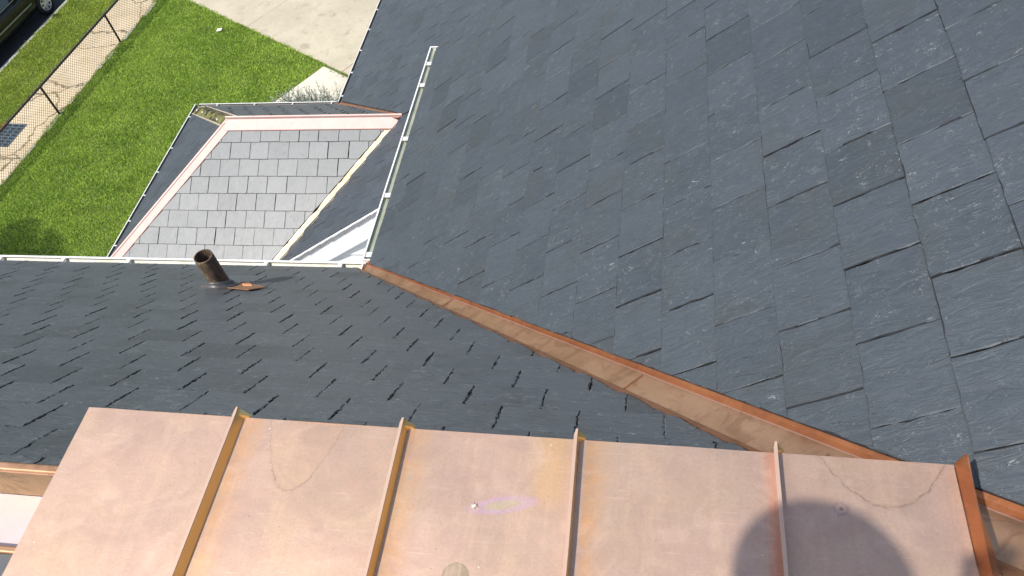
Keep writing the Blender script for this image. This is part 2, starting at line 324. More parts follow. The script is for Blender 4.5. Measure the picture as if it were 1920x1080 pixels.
# ---------------------------------------------------------------- mesh helpers
class MB:
    def __init__(s, zo=0.0): s.v = []; s.f = []; s.mi = []; s.zo = zo
    def vert(s, p): s.v.append((p[0], p[1], p[2] + s.zo)); return len(s.v) - 1
    def poly(s, pts, mi=0):
        i = [s.vert(p) for p in pts]; s.f.append(i); s.mi.append(mi)
    def hexa(s, b, t_, mi=0):            # bottom ring, top ring of equal length
        n = len(b); bi = [s.vert(p) for p in b]; ti = [s.vert(p) for p in t_]
        s.f.append(bi[::-1]); s.f.append(ti); s.mi += [mi, mi]
        for k in range(n):
            s.f.append([bi[k], bi[(k + 1) % n], ti[(k + 1) % n], ti[k]]); s.mi.append(mi)
    def box(s, a, b, mi=0):
        x0, y0, z0 = a; x1, y1, z1 = b
        s.hexa([(x0, y0, z0), (x1, y0, z0), (x1, y1, z0), (x0, y1, z0)], [(x0, y0, z1), (x1, y0, z1), (x1, y1, z1), (x0, y1, z1)], mi)
    def obox(s, c, ux, uy, uz, mi=0):    # centre and three half-axes
        c, ux, uy, uz = map(Vector, (c, ux, uy, uz))
        s.hexa([c - ux - uy - uz, c + ux - uy - uz, c + ux + uy - uz, c - ux + uy - uz], [c - ux - uy + uz, c + ux - uy + uz, c + ux + uy + uz, c - ux + uy + uz], mi)
    def bar(s, p, q, w, h=None, up=(0, 0, 1), mi=0):
        p, q = Vector(p), Vector(q); d = (q - p); L = d.length; d /= L
        up = Vector(up); sx = d.cross(up); sx = sx.normalized() if sx.length > 1e-6 else Vector((1, 0, 0)); u = sx.cross(d).normalized()
        s.obox((p + q) / 2, d * L / 2, sx * w / 2, u * (h or w) / 2, mi)
    def tube(s, p, q, r0, r1=None, n=12, mi=0, caps=True):
        p, q = Vector(p), Vector(q); r1 = r0 if r1 is None else r1; d = (q - p).normalized()
        a = d.orthogonal().normalized(); b = d.cross(a)
        R0 = [s.vert(p + (a * math.cos(2 * math.pi * k / n) + b * math.sin(2 * math.pi * k / n)) * r0) for k in range(n)]
        R1 = [s.vert(q + (a * math.cos(2 * math.pi * k / n) + b * math.sin(2 * math.pi * k / n)) * r1) for k in range(n)]
        for k in range(n): s.f.append([R0[k], R0[(k + 1) % n], R1[(k + 1) % n], R1[k]]); s.mi.append(mi)
        if caps: s.f.append(R0[::-1]); s.f.append(R1); s.mi += [mi, mi]
    def lathe(s, c, axis, prof, n=24, mi=0):     # prof: list of (distance along the axis, radius)
        c = Vector(c); d = Vector(axis).normalized(); a = d.orthogonal().normalized(); b = d.cross(a); prev = None
        for (h, r) in prof:
            ring = [s.vert(c + d * h + (a * math.cos(2 * math.pi * k / n) + b * math.sin(2 * math.pi * k / n)) * r) for k in range(n)]
            if prev:
                for k in range(n): s.f.append([prev[k], prev[(k + 1) % n], ring[(k + 1) % n], ring[k]]); s.mi.append(mi)
            prev = ring
    def sweep(s, prof, p, q, mi=0):      # open profile points as offsets (vectors), swept straight from p to q
        p, q = Vector(p), Vector(q)
        a = [s.vert(p + Vector(o)) for o in prof]; b = [s.vert(q + Vector(o)) for o in prof]
        for k in range(len(prof) - 1): s.f.append([a[k], b[k], b[k + 1], a[k + 1]]); s.mi.append(mi)
    def build(s, name, mats, parent=None, smooth=False, label=None, recalc=True):
        me = bpy.data.meshes.new(name); me.from_pydata(s.v, [], s.f)
        if not isinstance(mats, (list, tuple)): mats = [mats]
        for m_ in mats: me.materials.append(m_)
        me.polygons.foreach_set('material_index', s.mi)
        if smooth: me.polygons.foreach_set('use_smooth', [True] * len(me.polygons))
        if recalc:
            import bmesh
            bm = bmesh.new(); bm.from_mesh(me); bmesh.ops.recalc_face_normals(bm, faces=bm.faces); bm.to_mesh(me); bm.free()
        me.update()
        o = bpy.data.objects.new(name, me); COL.objects.link(o)
        if parent is not None: o.parent = parent; o.matrix_parent_inverse = parent.matrix_world.inverted()
        if label: o['label'] = label
        return o

def tag(o, label=None, cat=None, group=None, kind=None):
    if label: o['label'] = label
    if cat: o['category'] = cat
    if group: o['group'] = group
    if kind: o['kind'] = kind
    return o
def thing(name, loc, label, cat, group=None, rz=0):
    o = bpy.data.objects.new(name, None); COL.objects.link(o); o.location = loc; o.rotation_euler = (0, 0, rz)
    bpy.context.view_layer.update()
    return tag(o, label, cat, group)
def bevel(o, w=0.003, seg=2):
    md = o.modifiers.new('bevel', 'BEVEL'); md.width = w; md.segments = seg; md.limit_method = 'ANGLE'; return o

# ---------------------------------------------------------------- the house (heights below are from the camera, MB adds H0)
TA, TB, T2 = math.tan(R(38.79)), math.tan(R(40.92)), math.tan(R(33.7))
CX, CY, CZ = -1.986, 3.329, -4.077                # the inner corner where the two upper eaves meet
zA = lambda x: CZ + TA * (x - CX)
zB = lambda y: -1.94 - TB * (y - 0.8646)
K = 1.37
XE2, ZE = -3.34 * K, -5.027 * K                   # lower eave
YR, ZR = 7.12, -5.842                             # lower ridge
HW = 1.568                                        # half width of the lower wing
XL, XRG = -6.80, -5.232                           # left eave, left end of the ridge
YN = YR - HW; YF = YR + HW
zA2 = lambda x: ZE + T2 * (x - XE2)
XJ = XE2 + HW                                     # where the ridge meets the slope
YRK = 4.035 * K                                   # lower rake
ZH = H0
house = thing('house', (0, 0, 0), 'slate-roofed white house with copper flat roof, copper valleys and white gutters', 'house')

def clip_poly(poly, planes):
    for (a, b, c) in planes:             # keep a*u+b*v <= c
        out = []
        for i in range(len(poly)):
            p, q = poly[i], poly[(i + 1) % len(poly)]
            dp, dq = a * p[0] + b * p[1] - c, a * q[0] + b * q[1] - c
            if dp <= 0: out.append(p)
            if (dp < 0 < dq) or (dq < 0 < dp):
                t_ = dp / (dp - dq); out.append((p[0] + t_ * (q[0] - p[0]), p[1] + t_ * (q[1] - p[1])))
        poly = out
        if len(poly) < 3: return []
    return poly
def convex_planes(pts):
    pl = []; cx = sum(p[0] for p in pts) / len(pts); cy = sum(p[1] for p in pts) / len(pts)
    for i in range(len(pts)):
        p, q = pts[i], pts[(i + 1) % len(pts)]
        a, b = q[1] - p[1], -(q[0] - p[0]); L = math.hypot(a, b); a /= L; b /= L; c = a * p[0] + b * p[1]
        if a * cx + b * cy > c: a, b, c = -a, -b, -c
        pl.append((a, b, c))
    return pl

def slates(name, origin, u, v, region, expo, width, v0, u0, mat, label=None, th=0.007, seg=0.03, jit=0.0016, gap=0.003, seed=1, near=lambda p: True, deck_t=0.10, wjit=0.012, rough_edge=1.0, liftr=0.5, edge_dark=0.55):
    """One roof slope: courses of single slates.  region is a convex polygon in (u, v), v runs up the slope."""
    rg = random.Random(seed); o = Vector(origin); u = Vector(u).normalized(); v = Vector(v).normalized(); n = u.cross(v)
    if n.z < 0: n = -n
    V = []; F = []; PP = []; FR = []; MI = []
    planes = convex_planes(region)
    us = [p[0] for p in region]; vs = [p[1] for p in region]
    i0 = int(math.floor((min(vs) - v0) / expo)) - 1; i1 = int(math.ceil((max(vs) - v0) / expo)) + 1
    def P(a, b, h): return o + u * a + v * b + n * h
    for i in range(i0, i1):
        vb = v0 + i * expo
        off = u0 + (width / 2 if i % 2 else 0)
        j0 = int(math.floor((min(us) - off) / width)) - 1; j1 = int(math.ceil((max(us) - off) / width)) + 1
        cuts = {j: off + j * width + rg.uniform(-wjit, wjit) for j in range(j0, j1 + 2)}
        for j in range(j0, j1 + 1):
            rnd = rg.random(); lift = rg.random() * 0.0028 * liftr; tw = rg.uniform(-1, 1) * 0.0022 * liftr; g = gap * (0.15 + 2.1 * rg.random() ** 1.6) / 2
            dv = rg.uniform(-0.003, 0.003)
            a0, a1 = cuts[j] + g, cuts[j + 1] - g
            quad = [(a0, vb + dv), (a1, vb + dv + rg.uniform(-.002, .002)), (a1, vb + expo * 1.13), (a0, vb + expo * 1.13)]
            q = clip_poly(quad, planes)
            if len(q) < 3: continue
            cc = (sum(p[0] for p in q) / len(q), sum(p[1] for p in q) / len(q))
            s_ = seg if near(P(cc[0], cc[1], 0)) else seg * 3
            ring = []
            for k in range(len(q)):
                p, r_ = q[k], q[(k + 1) % len(q)]; L = math.hypot(r_[0] - p[0], r_[1] - p[1])
                if L < 1e-5: continue
                m_ = max(1, int(L / s_)); nx, ny = -(r_[1] - p[1]) / L, (r_[0] - p[0]) / L
                w = 0
                for t_ in range(m_):
                    f_ = t_ / m_; w = rg.gauss(0, 1) * jit * 1.1
                    dd = w if t_ else 0
                    ring.append((p[0] + (r_[0] - p[0]) * f_ + nx * dd, p[1] + (r_[1] - p[1]) * f_ + ny * dd))
            if len(ring) < 3: continue
            def hh(a, b):          # the tail of a slate lies on the two courses below, its head is tucked in
                tv = (b - vb) / (expo * 1.13)
                return 0.002 + th * 2.0 * (1 - tv) + lift + tw * (a - a0) / width
            bi = len(V); m_ = len(ring); rad = 0.0035 * rough_edge
            ins = []
            for (a, b) in ring:
                da, db = cc[0] - a, cc[1] - b; L = math.hypot(da, db) or 1
                k_ = rad * rg.uniform(0.4, 1.8)
                ins.append((a + da / L * k_, b + db / L * k_))
            for (a, b) in ins: V.append(P(a, b, hh(a, b))); PP.append((a, b, rnd * 40))
            for (a, b) in ring: V.append(P(a, b, hh(a, b) - 0.0028 * rg.uniform(0.3, 1.3) * rough_edge)); PP.append((a, b, rnd * 40))
            for (a, b) in ring: V.append(P(a, b, hh(a, b) - th)); PP.append((a, b, rnd * 40))
            F.append([bi + k for k in range(m_)]); FR.append(rnd)
            MI.append(0)
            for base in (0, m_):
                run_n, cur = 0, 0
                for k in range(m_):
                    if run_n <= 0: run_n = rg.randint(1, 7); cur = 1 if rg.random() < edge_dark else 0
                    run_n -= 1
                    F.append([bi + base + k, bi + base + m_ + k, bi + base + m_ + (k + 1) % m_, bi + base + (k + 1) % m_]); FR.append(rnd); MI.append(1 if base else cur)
    me = bpy.data.meshes.new(name); me.from_pydata([(p.x, p.y, p.z + H0) for p in V], [], F)
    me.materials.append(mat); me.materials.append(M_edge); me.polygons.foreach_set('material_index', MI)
    at = me.attributes.new('plane_pos', 'FLOAT_VECTOR', 'POINT'); at.data.foreach_set('vector', np.array(PP, dtype=np.float32).ravel())
    at = me.attributes.new('slate_rand', 'FLOAT', 'FACE'); at.data.foreach_set('value', np.array(FR, dtype=np.float32))
    import bmesh
    bm = bmesh.new(); bm.from_mesh(me); bmesh.ops.recalc_face_normals(bm, faces=bm.faces); bm.to_mesh(me); bm.free()
    ob = bpy.data.objects.new(name, me); COL.objects.link(ob); ob.parent = house
    if label: ob['label'] = label
    # dark felt and boards under the slates
    mb = MB(H0); b = [P(p[0], p[1], -deck_t) for p in region]; t_ = [P(p[0], p[1], -0.004) for p in region]
    mb.hexa(b, t_); mb.build('roof_deck', M_under, ob)
    return ob

# slope A: rises to +x, eave along y.  (u = y, v = up the slope)
ca = math.cos(math.atan(TA)); 
XA_E = -1.955; YA_R = 5.86
def A_uv(x, y): return (y, (x - XA_E) / ca)
vly = lambda x: CY - (x - CX) * TA / TB * 1.0       # y on the valley centre line at x
WA, WB = 0.10, 0.150                                # half openings of the valley on the two slopes
x_top = 3.2
wa = lambda x: 0.052 + 0.024 * (x - XA_E)
regA = [A_uv(XA_E, vly(XA_E) + wa(XA_E)), A_uv(XA_E, YA_R), A_uv(x_top, YA_R), A_uv(x_top, vly(x_top) + wa(x_top))]
roofA = slates('slate_slope', (XA_E, 0, zA(XA_E)), (0, 1, 0), (1, 0, TA), regA, 0.183 / ca, 0.275, (0.403 - XA_E) / ca, 1.525 - 0.005,
       M_slate, 'large blue-grey slate slope falling left to the long gutter', seed=3, near=lambda p: p.y < 3.5, jit=0.0012, gap=0.0024, liftr=0.5, th=0.0068, edge_dark=0.38)
# slope B: falls to +y, eave along x  (u = x, v = up the slope = -y)
cb = math.cos(math.atan(TB)); YB_E = 3.31; YB_T = 0.775
def B_uv(x, y): return (x, (YB_E - y) / cb)
vlx = lambda y: CX + (CY - y) * TB / TA
xl = -9.5
wb_ = lambda y: 0.085 + 0.033 * (YB_E - y)
regB = [B_uv(xl, YB_E), B_uv(vlx(YB_E) - wb_(YB_E), YB_E), B_uv(vlx(YB_T) - wb_(YB_T), YB_T), B_uv(xl, YB_T)]
roofB = slates('slate_slope', (0, YB_E, zB(YB_E)), (1, 0, 0), (0, -1, TB), regB, 0.157 / cb, 0.268, (YB_E - 1.437) / cb, -0.358,
       M_slate_b, 'dark grey slate slope between the long white gutter and the copper flat roof', seed=5, near=lambda p: p.x > -5, deck_t=0.012, jit=0.0016, gap=0.0020, seg=0.010, th=0.0068, rough_edge=1.3, liftr=0.6)
# lower slope A2
c2 = math.cos(math.atan(T2)); XE_S = XE2 + 0.10
def A2_uv(x, y): return (y, (x - XE_S) / c2)
E_S = 0.10
# the part beyond the wing (past the far valley) and the triangle on the near side (past the near valley)
far_v = lambda x: YF - (x - XE2)                    # far valley: y on the line at x
near_v = lambda x: YN + (x - XE2)
regA2a = [A2_uv(XE_S, far_v(XE_S) + 0.07), A2_uv(XE_S, 15.5), A2_uv(1.5, 15.5), A2_uv(1.5, YR - 0.001), A2_uv(XJ + 0.05, YR - 0.001), A2_uv(XJ, far_v(XJ) + 0.05)]
regA2b = [A2_uv(XE_S + 0.001, YRK), A2_uv(XE_S, near_v(XE_S) - 0.06), A2_uv(XJ + 0.03, YR - 0.03), A2_uv(1.5, YR - 0.03), A2_uv(1.5, YRK)]
oA2 = (XE_S, 0, zA2(XE_S))
slates('slate_slope', oA2, (0, 1, 0), (1, 0, T2), regA2a, 0.218, 0.26, 0.0, 0.02, M_slate, 'lower blue-grey slate slope beyond the end of the long gutter', seed=8, near=lambda p: False, seg=0.03)
slates('slate_slope', oA2, (0, 1, 0), (1, 0, T2), regA2b, 0.218, 0.26, 0.0, 0.02, M_slate, deck_t=0.012, label='lower dark slate slope between yellow valley strip and white gable', seed=8, near=lambda p: False, seg=0.03)
# wing: near slope D (pale, faces the viewer), far slope, left hip slope
SE = 0.09
regD = [(XL + SE + 0.13, SE / c2), (XE2 - 0.02 + SE - 0.06, SE / c2), (XJ - 0.11, HW / c2 - 0.05), (XRG + 0.07, HW / c2 - 0.05)]
slates('slate_slope', (0, YN, ZE), (1, 0, 0), (0, 1, T2), regD, 0.1767 / c2, 0.256, (6.875 - YN) / c2 - 0.1767 / c2 * 8, -4.788, M_slate_d,
       'pale sunlit slate slope of the lower wing framed by pink copper caps', seed=11, near=lambda p: True, seg=0.05, gap=0.0045, jit=0.0006, wjit=0.009, edge_dark=0.2, rough_edge=0.7, th=0.008, liftr=0.6)
regF = [(XL + 0.16, 0.05), (XE2 + 0.02, 0.05), (XJ - 0.05, HW / c2 - 0.06), (XRG + 0.06, HW / c2 - 0.06)]
slates('slate_slope', (0, YF, ZE), (1, 0, 0), (0, -1, T2), regF, 0.213, 0.256, 0.0, -4.7, M_slate_b, 'narrow far slate slope of the lower wing beyond its pink ridge cap', seed=12, near=lambda p: True, seg=0.04, gap=0.012, jit=0.004, rough_edge=2.0)
regL = [(YN + 0.15, 0.08), (YF - 0.20, 0.08), (YR - 0.06, HW / c2 - 0.10), (YR - 0.02, HW / c2 - 0.05)]
regL = [(YN + 0.05, 0.05), (YF - 0.20, 0.05), (YR + 0.0, HW / c2 - 0.13), (YR - 0.06, HW / c2 - 0.10)]
slates('slate_slope', (XL, 0, ZE), (0, 1, 0), (1, 0, T2), regL, 0.213, 0.256, 0.0, 0.1, M_slate, 'dark triangular hip slope at the left end of the lower wing', seed=13, near=lambda p: False, seg=0.03)

# valleys: A-side lip, flat trough bottom, B-side flange with a jagged edge
def valley(p0, p1, dA, dB, nA, wA, wb, wB, mats, label, seed=1, lift=0.012, jag=0.006, lip=0.0, rise=0.02, hi=0.0, taper=None):
    """p0 lower end, p1 upper end of the centre line; dA / dB unit vectors lying in the two slopes, square to the valley."""
    rg = random.Random(seed); p0, p1 = Vector(p0), Vector(p1); L = (p1 - p0).length; d = (p1 - p0) / L
    N = max(8, int(L / 0.03)); mb = MB(H0); rows = []
    up = Vector((0, 0, 1)); j = 0; j2 = 0
    hz = (dA - dB); hz.z = 0; hz -= d * hz.dot(d); hz.normalize()
    for k in range(N + 1):
        c = p0 + d * (L * k / N) + up * lift
        if k % 3 == 0: j = rg.uniform(-1, 1) * jag
        j2 = 0.7 * j2 + rg.gauss(0, 1) * jag * 0.3
        tp = 1.0 if not taper else taper[0] + (taper[1] - taper[0]) * k / N
        a0 = c + hz * wb * tp * (1.22 if taper else 1.0); b0 = c - hz * wb * tp
        rows.append([mb.vert(b0 + dB * (wB * tp + j + j2) + up * (0.006 + hi)), mb.vert(b0 + dB * 0.006 + up * (0.003 + hi * 0.6)), mb.vert(b0), mb.vert(c - up * 0.002), mb.vert(a0),
                     mb.vert(a0 + dA * wA * tp * 0.55 + up * rise * 0.6), mb.vert(a0 + dA * (wA + lip) * tp + up * rise)])
    mi = [len(mats) - 1 if len(mats) > 2 else 0, 0, 0, 0, 1, 1]
    for k in range(N):
        for q in range(6):
            mb.f.append([rows[k][q], rows[k + 1][q], rows[k + 1][q + 1], rows[k][q + 1]]); mb.mi.append(mi[q])
    vo = mb.build('valley_flashing', mats, house, label=label)
    if len(mats) > 2:            # thin pale bars along the crease lines
        for q in (2, 4):
            cr = MB(H0)
            for k in range(N): cr.bar(Vector(mb.v[rows[k][q]]) - up * (H0 - 0.0006), Vector(mb.v[rows[k + 1][q]]) - up * (H0 - 0.0006), 0.0026, 0.0012)
            cr.build('crease', M_cap, vo)
    return vo
def unit_perp(nrm, d, toward):
    nrm, d = Vector(nrm).normalized(), Vector(d).normalized(); q = nrm.cross(d).normalized()
    return q if q.dot(Vector(toward)) > 0 else -q
vx0, vx1 = CX - 0.055, 1.9
P0 = Vector((vx0, vly(vx0), zA(vx0))); P1 = Vector((vx1, vly(vx1), zA(vx1))); dv = (P1 - P0).normalized()
dA = unit_perp((-TA, 0, 1), dv, (1, 1, 0)); dB = unit_perp((0, TB, 1), dv, (-1, -1, 0))
vm = valley(P0, P1, dA, dB, None, 0.020, 0.046, 0.066, [M_valley, M_rim, M_valley_s], 'long scuffed copper valley running up to the copper flat roof', seed=4, lip=0.02, rise=0.014, hi=0.014, taper=(0.55, 1.45))
for f_ in (0.235, 0.50):
    c = P0.lerp(P1, f_) + Vector((0, 0, 0.016)); hz_ = (dA - dB); hz_.z = 0; hz_ -= dv * hz_.dot(dv); hz_.normalize()
    mb = MB(H0); mb.obox(c, hz_ * 0.045 + dv * 0.004, dv * 0.003, (0, 0, 0.0015)); mb.build('lap_joint', M_valley_s, vm)
F0 = Vector((XE2 + 0.03, YF - 0.03, ZE + T2 * 0.03)); F1 = Vector((XJ + 0.02, YR - 0.02, ZR + 0.015)); dv = (F1 - F0).normalized()
dA = unit_perp((-T2, 0, 1), dv, (1, 1, 0)); dB = unit_perp((0, T2, 1), dv, (-1, -1, 0))
valley(F0, F1, dA, dB, None, 0.05, 0.045, 0.05, [M_valley_s, M_rim], 'short copper valley behind the pink ridge cap', seed=9, lip=-0.012, rise=0.004)
N0 = Vector((XE2 + 0.05, YN + 0.05, ZE + T2 * 0.05)); N1 = Vector((XJ - 0.01, YR - 0.01, ZR - 0.01)); dv = (N1 - N0).normalized()
dA = unit_perp((-T2, 0, 1), dv, (1, -1, 0)); dB = unit_perp((0, -T2, 1), dv, (-1, 1, 0))
valley(N0, N1, dA, dB, None, 0.05, 0.035, 0.02, [M_valley_y, M_valley_y], 'pale yellow copper valley strip beside the pale slates', seed=10, lip=0.012, rise=0.02, jag=0.01)

# ridge cap and hip caps of the wing
def cap(name, p, q, dl, dr, w, rib=0.012, label=None, mat=M_cap, wr=None):
    p, q = Vector(p), Vector(q); mb = MB(H0); wr = wr or w; up = Vector((0, 0, 1))
    prof = [dl * w + up * 0.012, dl * w + up * 0.031, dl * w * 0.96 + up * 0.033, dl * 0.022 + up * 0.024, dl * 0.012 + up * (0.026 + rib), dr * 0.004 + up * (0.030 + rib), dr * 0.02 + up * 0.024, dr * wr + up * 0.022, dr * wr + up * 0.015]
    mb.sweep(prof, p, q)
    o = mb.build(name, mat, house, label=label, recalc=False); return o
sD = Vector((0, -1, -T2)).normalized(); sF = Vector((0, 1, -T2)).normalized(); sL = Vector((-1, 0, -T2)).normalized()
cap('ridge_cap', (XRG - 0.03, YR, ZR), (XJ + 0.02, YR, ZR), sD, sF, 0.165, 0.018, 'pink copper ridge cap of the lower wing')
hd = (Vector((XL, YN, ZE)) - Vector((XRG, YR, ZR))).normalized()
hD = unit_perp((0, -T2, 1), hd, (1, -1, 0)); hL = unit_perp((-T2, 0, 1), hd, (-1, 1, 0))
cap('hip_cap', Vector((XRG, YR, ZR)) - hd * 0.0 + Vector((0, 0, -0.004)), (XL, YN, ZE - 0.004), hD, hL, 0.12, 0.006, 'pale copper hip cap along the left edge of the pale slates', wr=0.03)
# bare mossy hip at the far corner
hd2 = (Vector((XL, YF, ZE)) - Vector((XRG, YR, ZR))); h2 = hd2.normalized()
e1 = unit_perp((-T2, 0, 1), h2, (-1, -1, 0)); e2 = unit_perp((0, T2, 1), h2, (1, 1, 0))
mb = MB(H0); pa = Vector((XRG - 0.01, YR + 0.01, ZR)) ; pb = Vector((XL + 0.06, YF - 0.06, ZE + 0.03))
mb.sweep([e1 * 0.125 + Vector((0, 0, 0.010)), Vector((0, 0, 0.012)), e2 * 0.12 + Vector((0, 0, 0.010))], pa, pb)
mb.build('bare_hip', M_moss, house, label='bare mossy hip with dark holes at the far corner')
for e in (e1, e2):
    mb = MB(H0); mb.bar(pa + e * 0.125 + Vector((0, 0, 0.014)), pb + e * 0.125 + Vector((0, 0, 0.014)), 0.014, 0.02); mb.build('edge_strip', M_valley_y, house)
for f_ in (0.2, 0.72, 0.93):
    mb = MB(H0); c = pa.lerp(pb, f_) + e1 * (0.05 if f_ > .5 else 0.07) + Vector((0, 0, 0.012)); mb.lathe(c, (0, 0, 1), [(0, 0.012), (0.012, 0.012), (0.016, 0.004), (0.016, 0.0)], 8); mb.build('roofing_nail', M_white, house)

# gutters: K-style trough, outer lip, hangers, end caps
def gutter(p, q, out, label, hang, w=0.095, h=0.075, inner=M_ingut, lipw=0.014, cap0=False, cap1=False, zl=0.0, hw=0.022):
    p, q, out = Vector(p), Vector(q), Vector(out).normalized(); up = Vector((0, 0, 1)); d = (q - p).normalized()
    mb = MB(H0)
    # shell, outside
    t_ = 0.002
    o_prof = [out * 0.0 + up * 0, out * 0.0 - up * h, out * (w * 0.62) - up * h, out * (w * 0.8) - up * h * 0.55, out * w - up * h * 0.35, out * w + up * zl]
    mb.sweep(o_prof, p, q, 0)
    i_prof = [out * t_ + up * 0, out * t_ - up * (h - t_), out * (w * 0.62 - t_) - up * (h - t_), out * (w * 0.8 - t_) - up * h * 0.53, out * (w - t_) - up * h * 0.33, out * (w - t_) + up * (zl - 0.001)]
    mb.sweep(i_prof, p, q, 1)
    g = mb.build('gutter', [M_white, inner], house, label=label, recalc=False)
    lb = MB(H0); lb.bar(p + out * (w - lipw * 0.4) + up * (zl + 0.003), q + out * (w - lipw * 0.4) + up * (zl + 0.003), lipw, 0.008); bevel(lb.build('gutter_lip', M_white, g), 0.002)
    for k in hang:
        c = p + d * k; hb = MB(H0)
        hb.obox(c + out * (w * 0.42) + up * 0.002, d * hw / 2, out * (w * 0.43), up * 0.0015)
        hb.obox(c + out * (w * 0.46) - up * 0.006 + d * hw / 2, d * 0.001, out * (w * 0.48), up * 0.008)
        hb.lathe(c + out * (w * 0.5) + up * 0.003, up, [(0, 0.004), (0.003, 0.004), (0.003, 0)], 8)
        hb.build('gutter_hanger', M_bracket, g)
    for flag, e in ((cap0, p), (cap1, q)):
        if flag:
            cb_ = MB(H0); n_ = d * (0.003 if e is q else -0.003)
            pts = [e + o_ for o_ in o_prof]; cb_.hexa(pts, [x_ + n_ for x_ in pts]); cb_.bar(e + up * 0.004, e + out * w + up * 0.004, 0.010, 0.008); cb_.build('end_cap', M_white, g)
    return g
zgB = zB(YB_E) - 0.012
gutter((-9.5, YB_E - 0.03, zgB), (-2.02, YB_E - 0.03, zgB), (0, 1, 0), 'long white gutter along the foot of the dark slope', [k for k in (9.5 - 4.95 - 3.3, 9.5 - 4.95 - 2.2, 9.5 - 4.95 - 1.1, 9.5 - 4.95, 9.5 - 4.404, 9.5 - 3.855, 9.5 - 3.307, 9.5 - 2.753, 9.5 - 2.188)], w=0.105, h=0.07, lipw=0.016, cap1=True, hw=0.03)
zgA = zA(XA_E) - 0.01
gutter((XA_E + 0.03, 3.40, zgA), (XA_E + 0.03, 5.90, zgA), (-1, 0, 0), 'long white gutter with green-grey trough ending on the lower slates', [0.05, 0.64, 1.276, 1.96, 2.26], w=0.105, h=0.038, inner=M_ingut_g, lipw=0.013, cap0=True, cap1=True, hw=0.045)
gutter((XE_S + 0.02, YF + 0.02, ZE + 0.03), (XE_S + 0.02, 15.5, ZE + 0.03), (-1, 0, 0), 'white gutter along the lower eave beside the driveway', [0.13 + k * 0.55 for k in range(11)], w=0.10, h=0.09, lipw=0.010, cap0=False, inner=M_gut_dark, hw=0.03)
gutter((XL + 0.05, YF - 0.03, ZE + 0.03), (XE2 + 0.0, YF - 0.03, ZE + 0.03), (0, 1, 0), 'white gutter along the far eave of the wing', [0.3 + 0.6 * k for k in range(4)], w=0.055, h=0.08, lipw=0.012, inner=M_gut_dark, hw=0.015)
gutter((XL + 0.05, YN, ZE + 0.03), (XL + 0.05, YF + 0.03, ZE + 0.03), (-1, 0, 0), 'white gutter along the left eave of the wing', [0.35, 0.78, 1.25, 1.7, 2.19, 2.87], w=0.065, h=0.08, lipw=0.013, inner=M_gut_dark, hw=0.02)
gutter((XL + 0.05, YN + 0.03, ZE + 0.0), (XE2 + 0.1, YN + 0.03, ZE + 0.0), (0, -1, 0), 'white gutter along the near eave of the wing', [0.3 + 0.6 * k for k in range(4)], w=0.10, h=0.08)

# gable of the lower slope: white siding, rake board, step flashing
yw = YRK + 0.045
mb = MB(H0); nb = 36; e_ = 0.165
for k in range(nb):
    zt = -4.55 - k * e_; zb_ = zt - e_
    x0 = max(XE2 + 0.16, XE2 + (zb_ + 0.30 - ZE) / T2); x0t = max(XE2 + 0.16, XE2 + (zt + 0.30 - ZE) / T2)
    x1 = -1.86
    if x0 > x1 - 0.05: continue
    mb.hexa([(x0, yw + 0.04, zb_), (x1, yw + 0.04, zb_), (x1, yw - 0.026, zb_), (x0, yw - 0.026, zb_)][::1],
            [(min(x0t, x1 - 0.01), yw + 0.04, zt), (x1, yw + 0.04, zt), (x1, yw - 0.002, zt), (min(x0t, x1 - 0.01), yw - 0.002, zt)])
mb.build('siding_wall', M_siding, house, label='white lapped siding gable below the lower slate slope')
mb = MB(H0)
ra, rb = Vector((XE2 + 0.02, yw - 0.052, zA2(XE2 + 0.02) - 0.150)), Vector((-1.80, yw - 0.052, zA2(-1.80) - 0.150))
mb.obox((ra + rb) / 2, (rb - ra) / 2, (0, 0.010, 0), Vector((-T2, 0, 1)).normalized() * 0.13); bevel(mb.build('rake_board', M_siding, house), 0.003)
mb = MB(H0); rg = random.Random(2)
for k in range(14):
    x0 = XE2 + 0.12 + k * 0.181; p = Vector((x0, YRK - 0.014, zA2(x0) - 0.006)); q = Vector((x0 + 0.2, YRK - 0.014, zA2(x0 + 0.2) - 0.006 + 0.01))
    mb.obox((p + q) / 2 - Vector((0, 0, 0.025)), (q - p) / 2, (0, 0.012 + 0.002 * (k % 2), 0), (0, 0, 0.022))
mb.build('step_flashing', M_flash, house)
# walls below the roofs
mb = MB(H0)
zb_ = -H0
mb.hexa([(-1.80, -6, zb_), (6.8, -6, zb_), (6.8, 5.6, zb_), (-1.80, 5.6, zb_)], [(-1.80, -6, zA(-1.8) - 0.12), (3.2, -6, zA(3.1) - 0.2), (3.2, 5.6, zA(3.1) - 0.2), (-1.80, 5.6, zA(-1.8) - 0.12)])
mb.build('house_wall', M_siding, house)
mb = MB(H0); mb.box((-9.3, -3.0, zb_), (-1.82, YB_E - 0.25, zB(YB_E) - 0.02)); mb.build('house_wall', M_siding, house)
mb = MB(H0); mb.box((XL + 0.3, YN + 0.25, zb_), (XE2 + 0.3, YF - 0.25, ZE - 0.02)); mb.build('wing_wall', M_siding, house)
mb = MB(H0); mb.box((XE2 + 0.2, 5.62, zb_), (1.5, 15.2, ZE - 0.02)); mb.build('rear_wall', M_siding, house)
mb = MB(H0); mb.hexa([(x_top, -8, zA(x_top) - 0.05), (9, -8, zA(x_top) - 5), (9, YA_R, zA(x_top) - 5), (x_top, YA_R, zA(x_top) - 0.05)], [(x_top, -8, zA(x_top) + 0.03), (9, -8, zA(x_top) - 4.9), (9, YA_R, zA(x_top) - 4.9), (x_top, YA_R, zA(x_top) + 0.03)]); mb.build('back_slope', M_under, house)
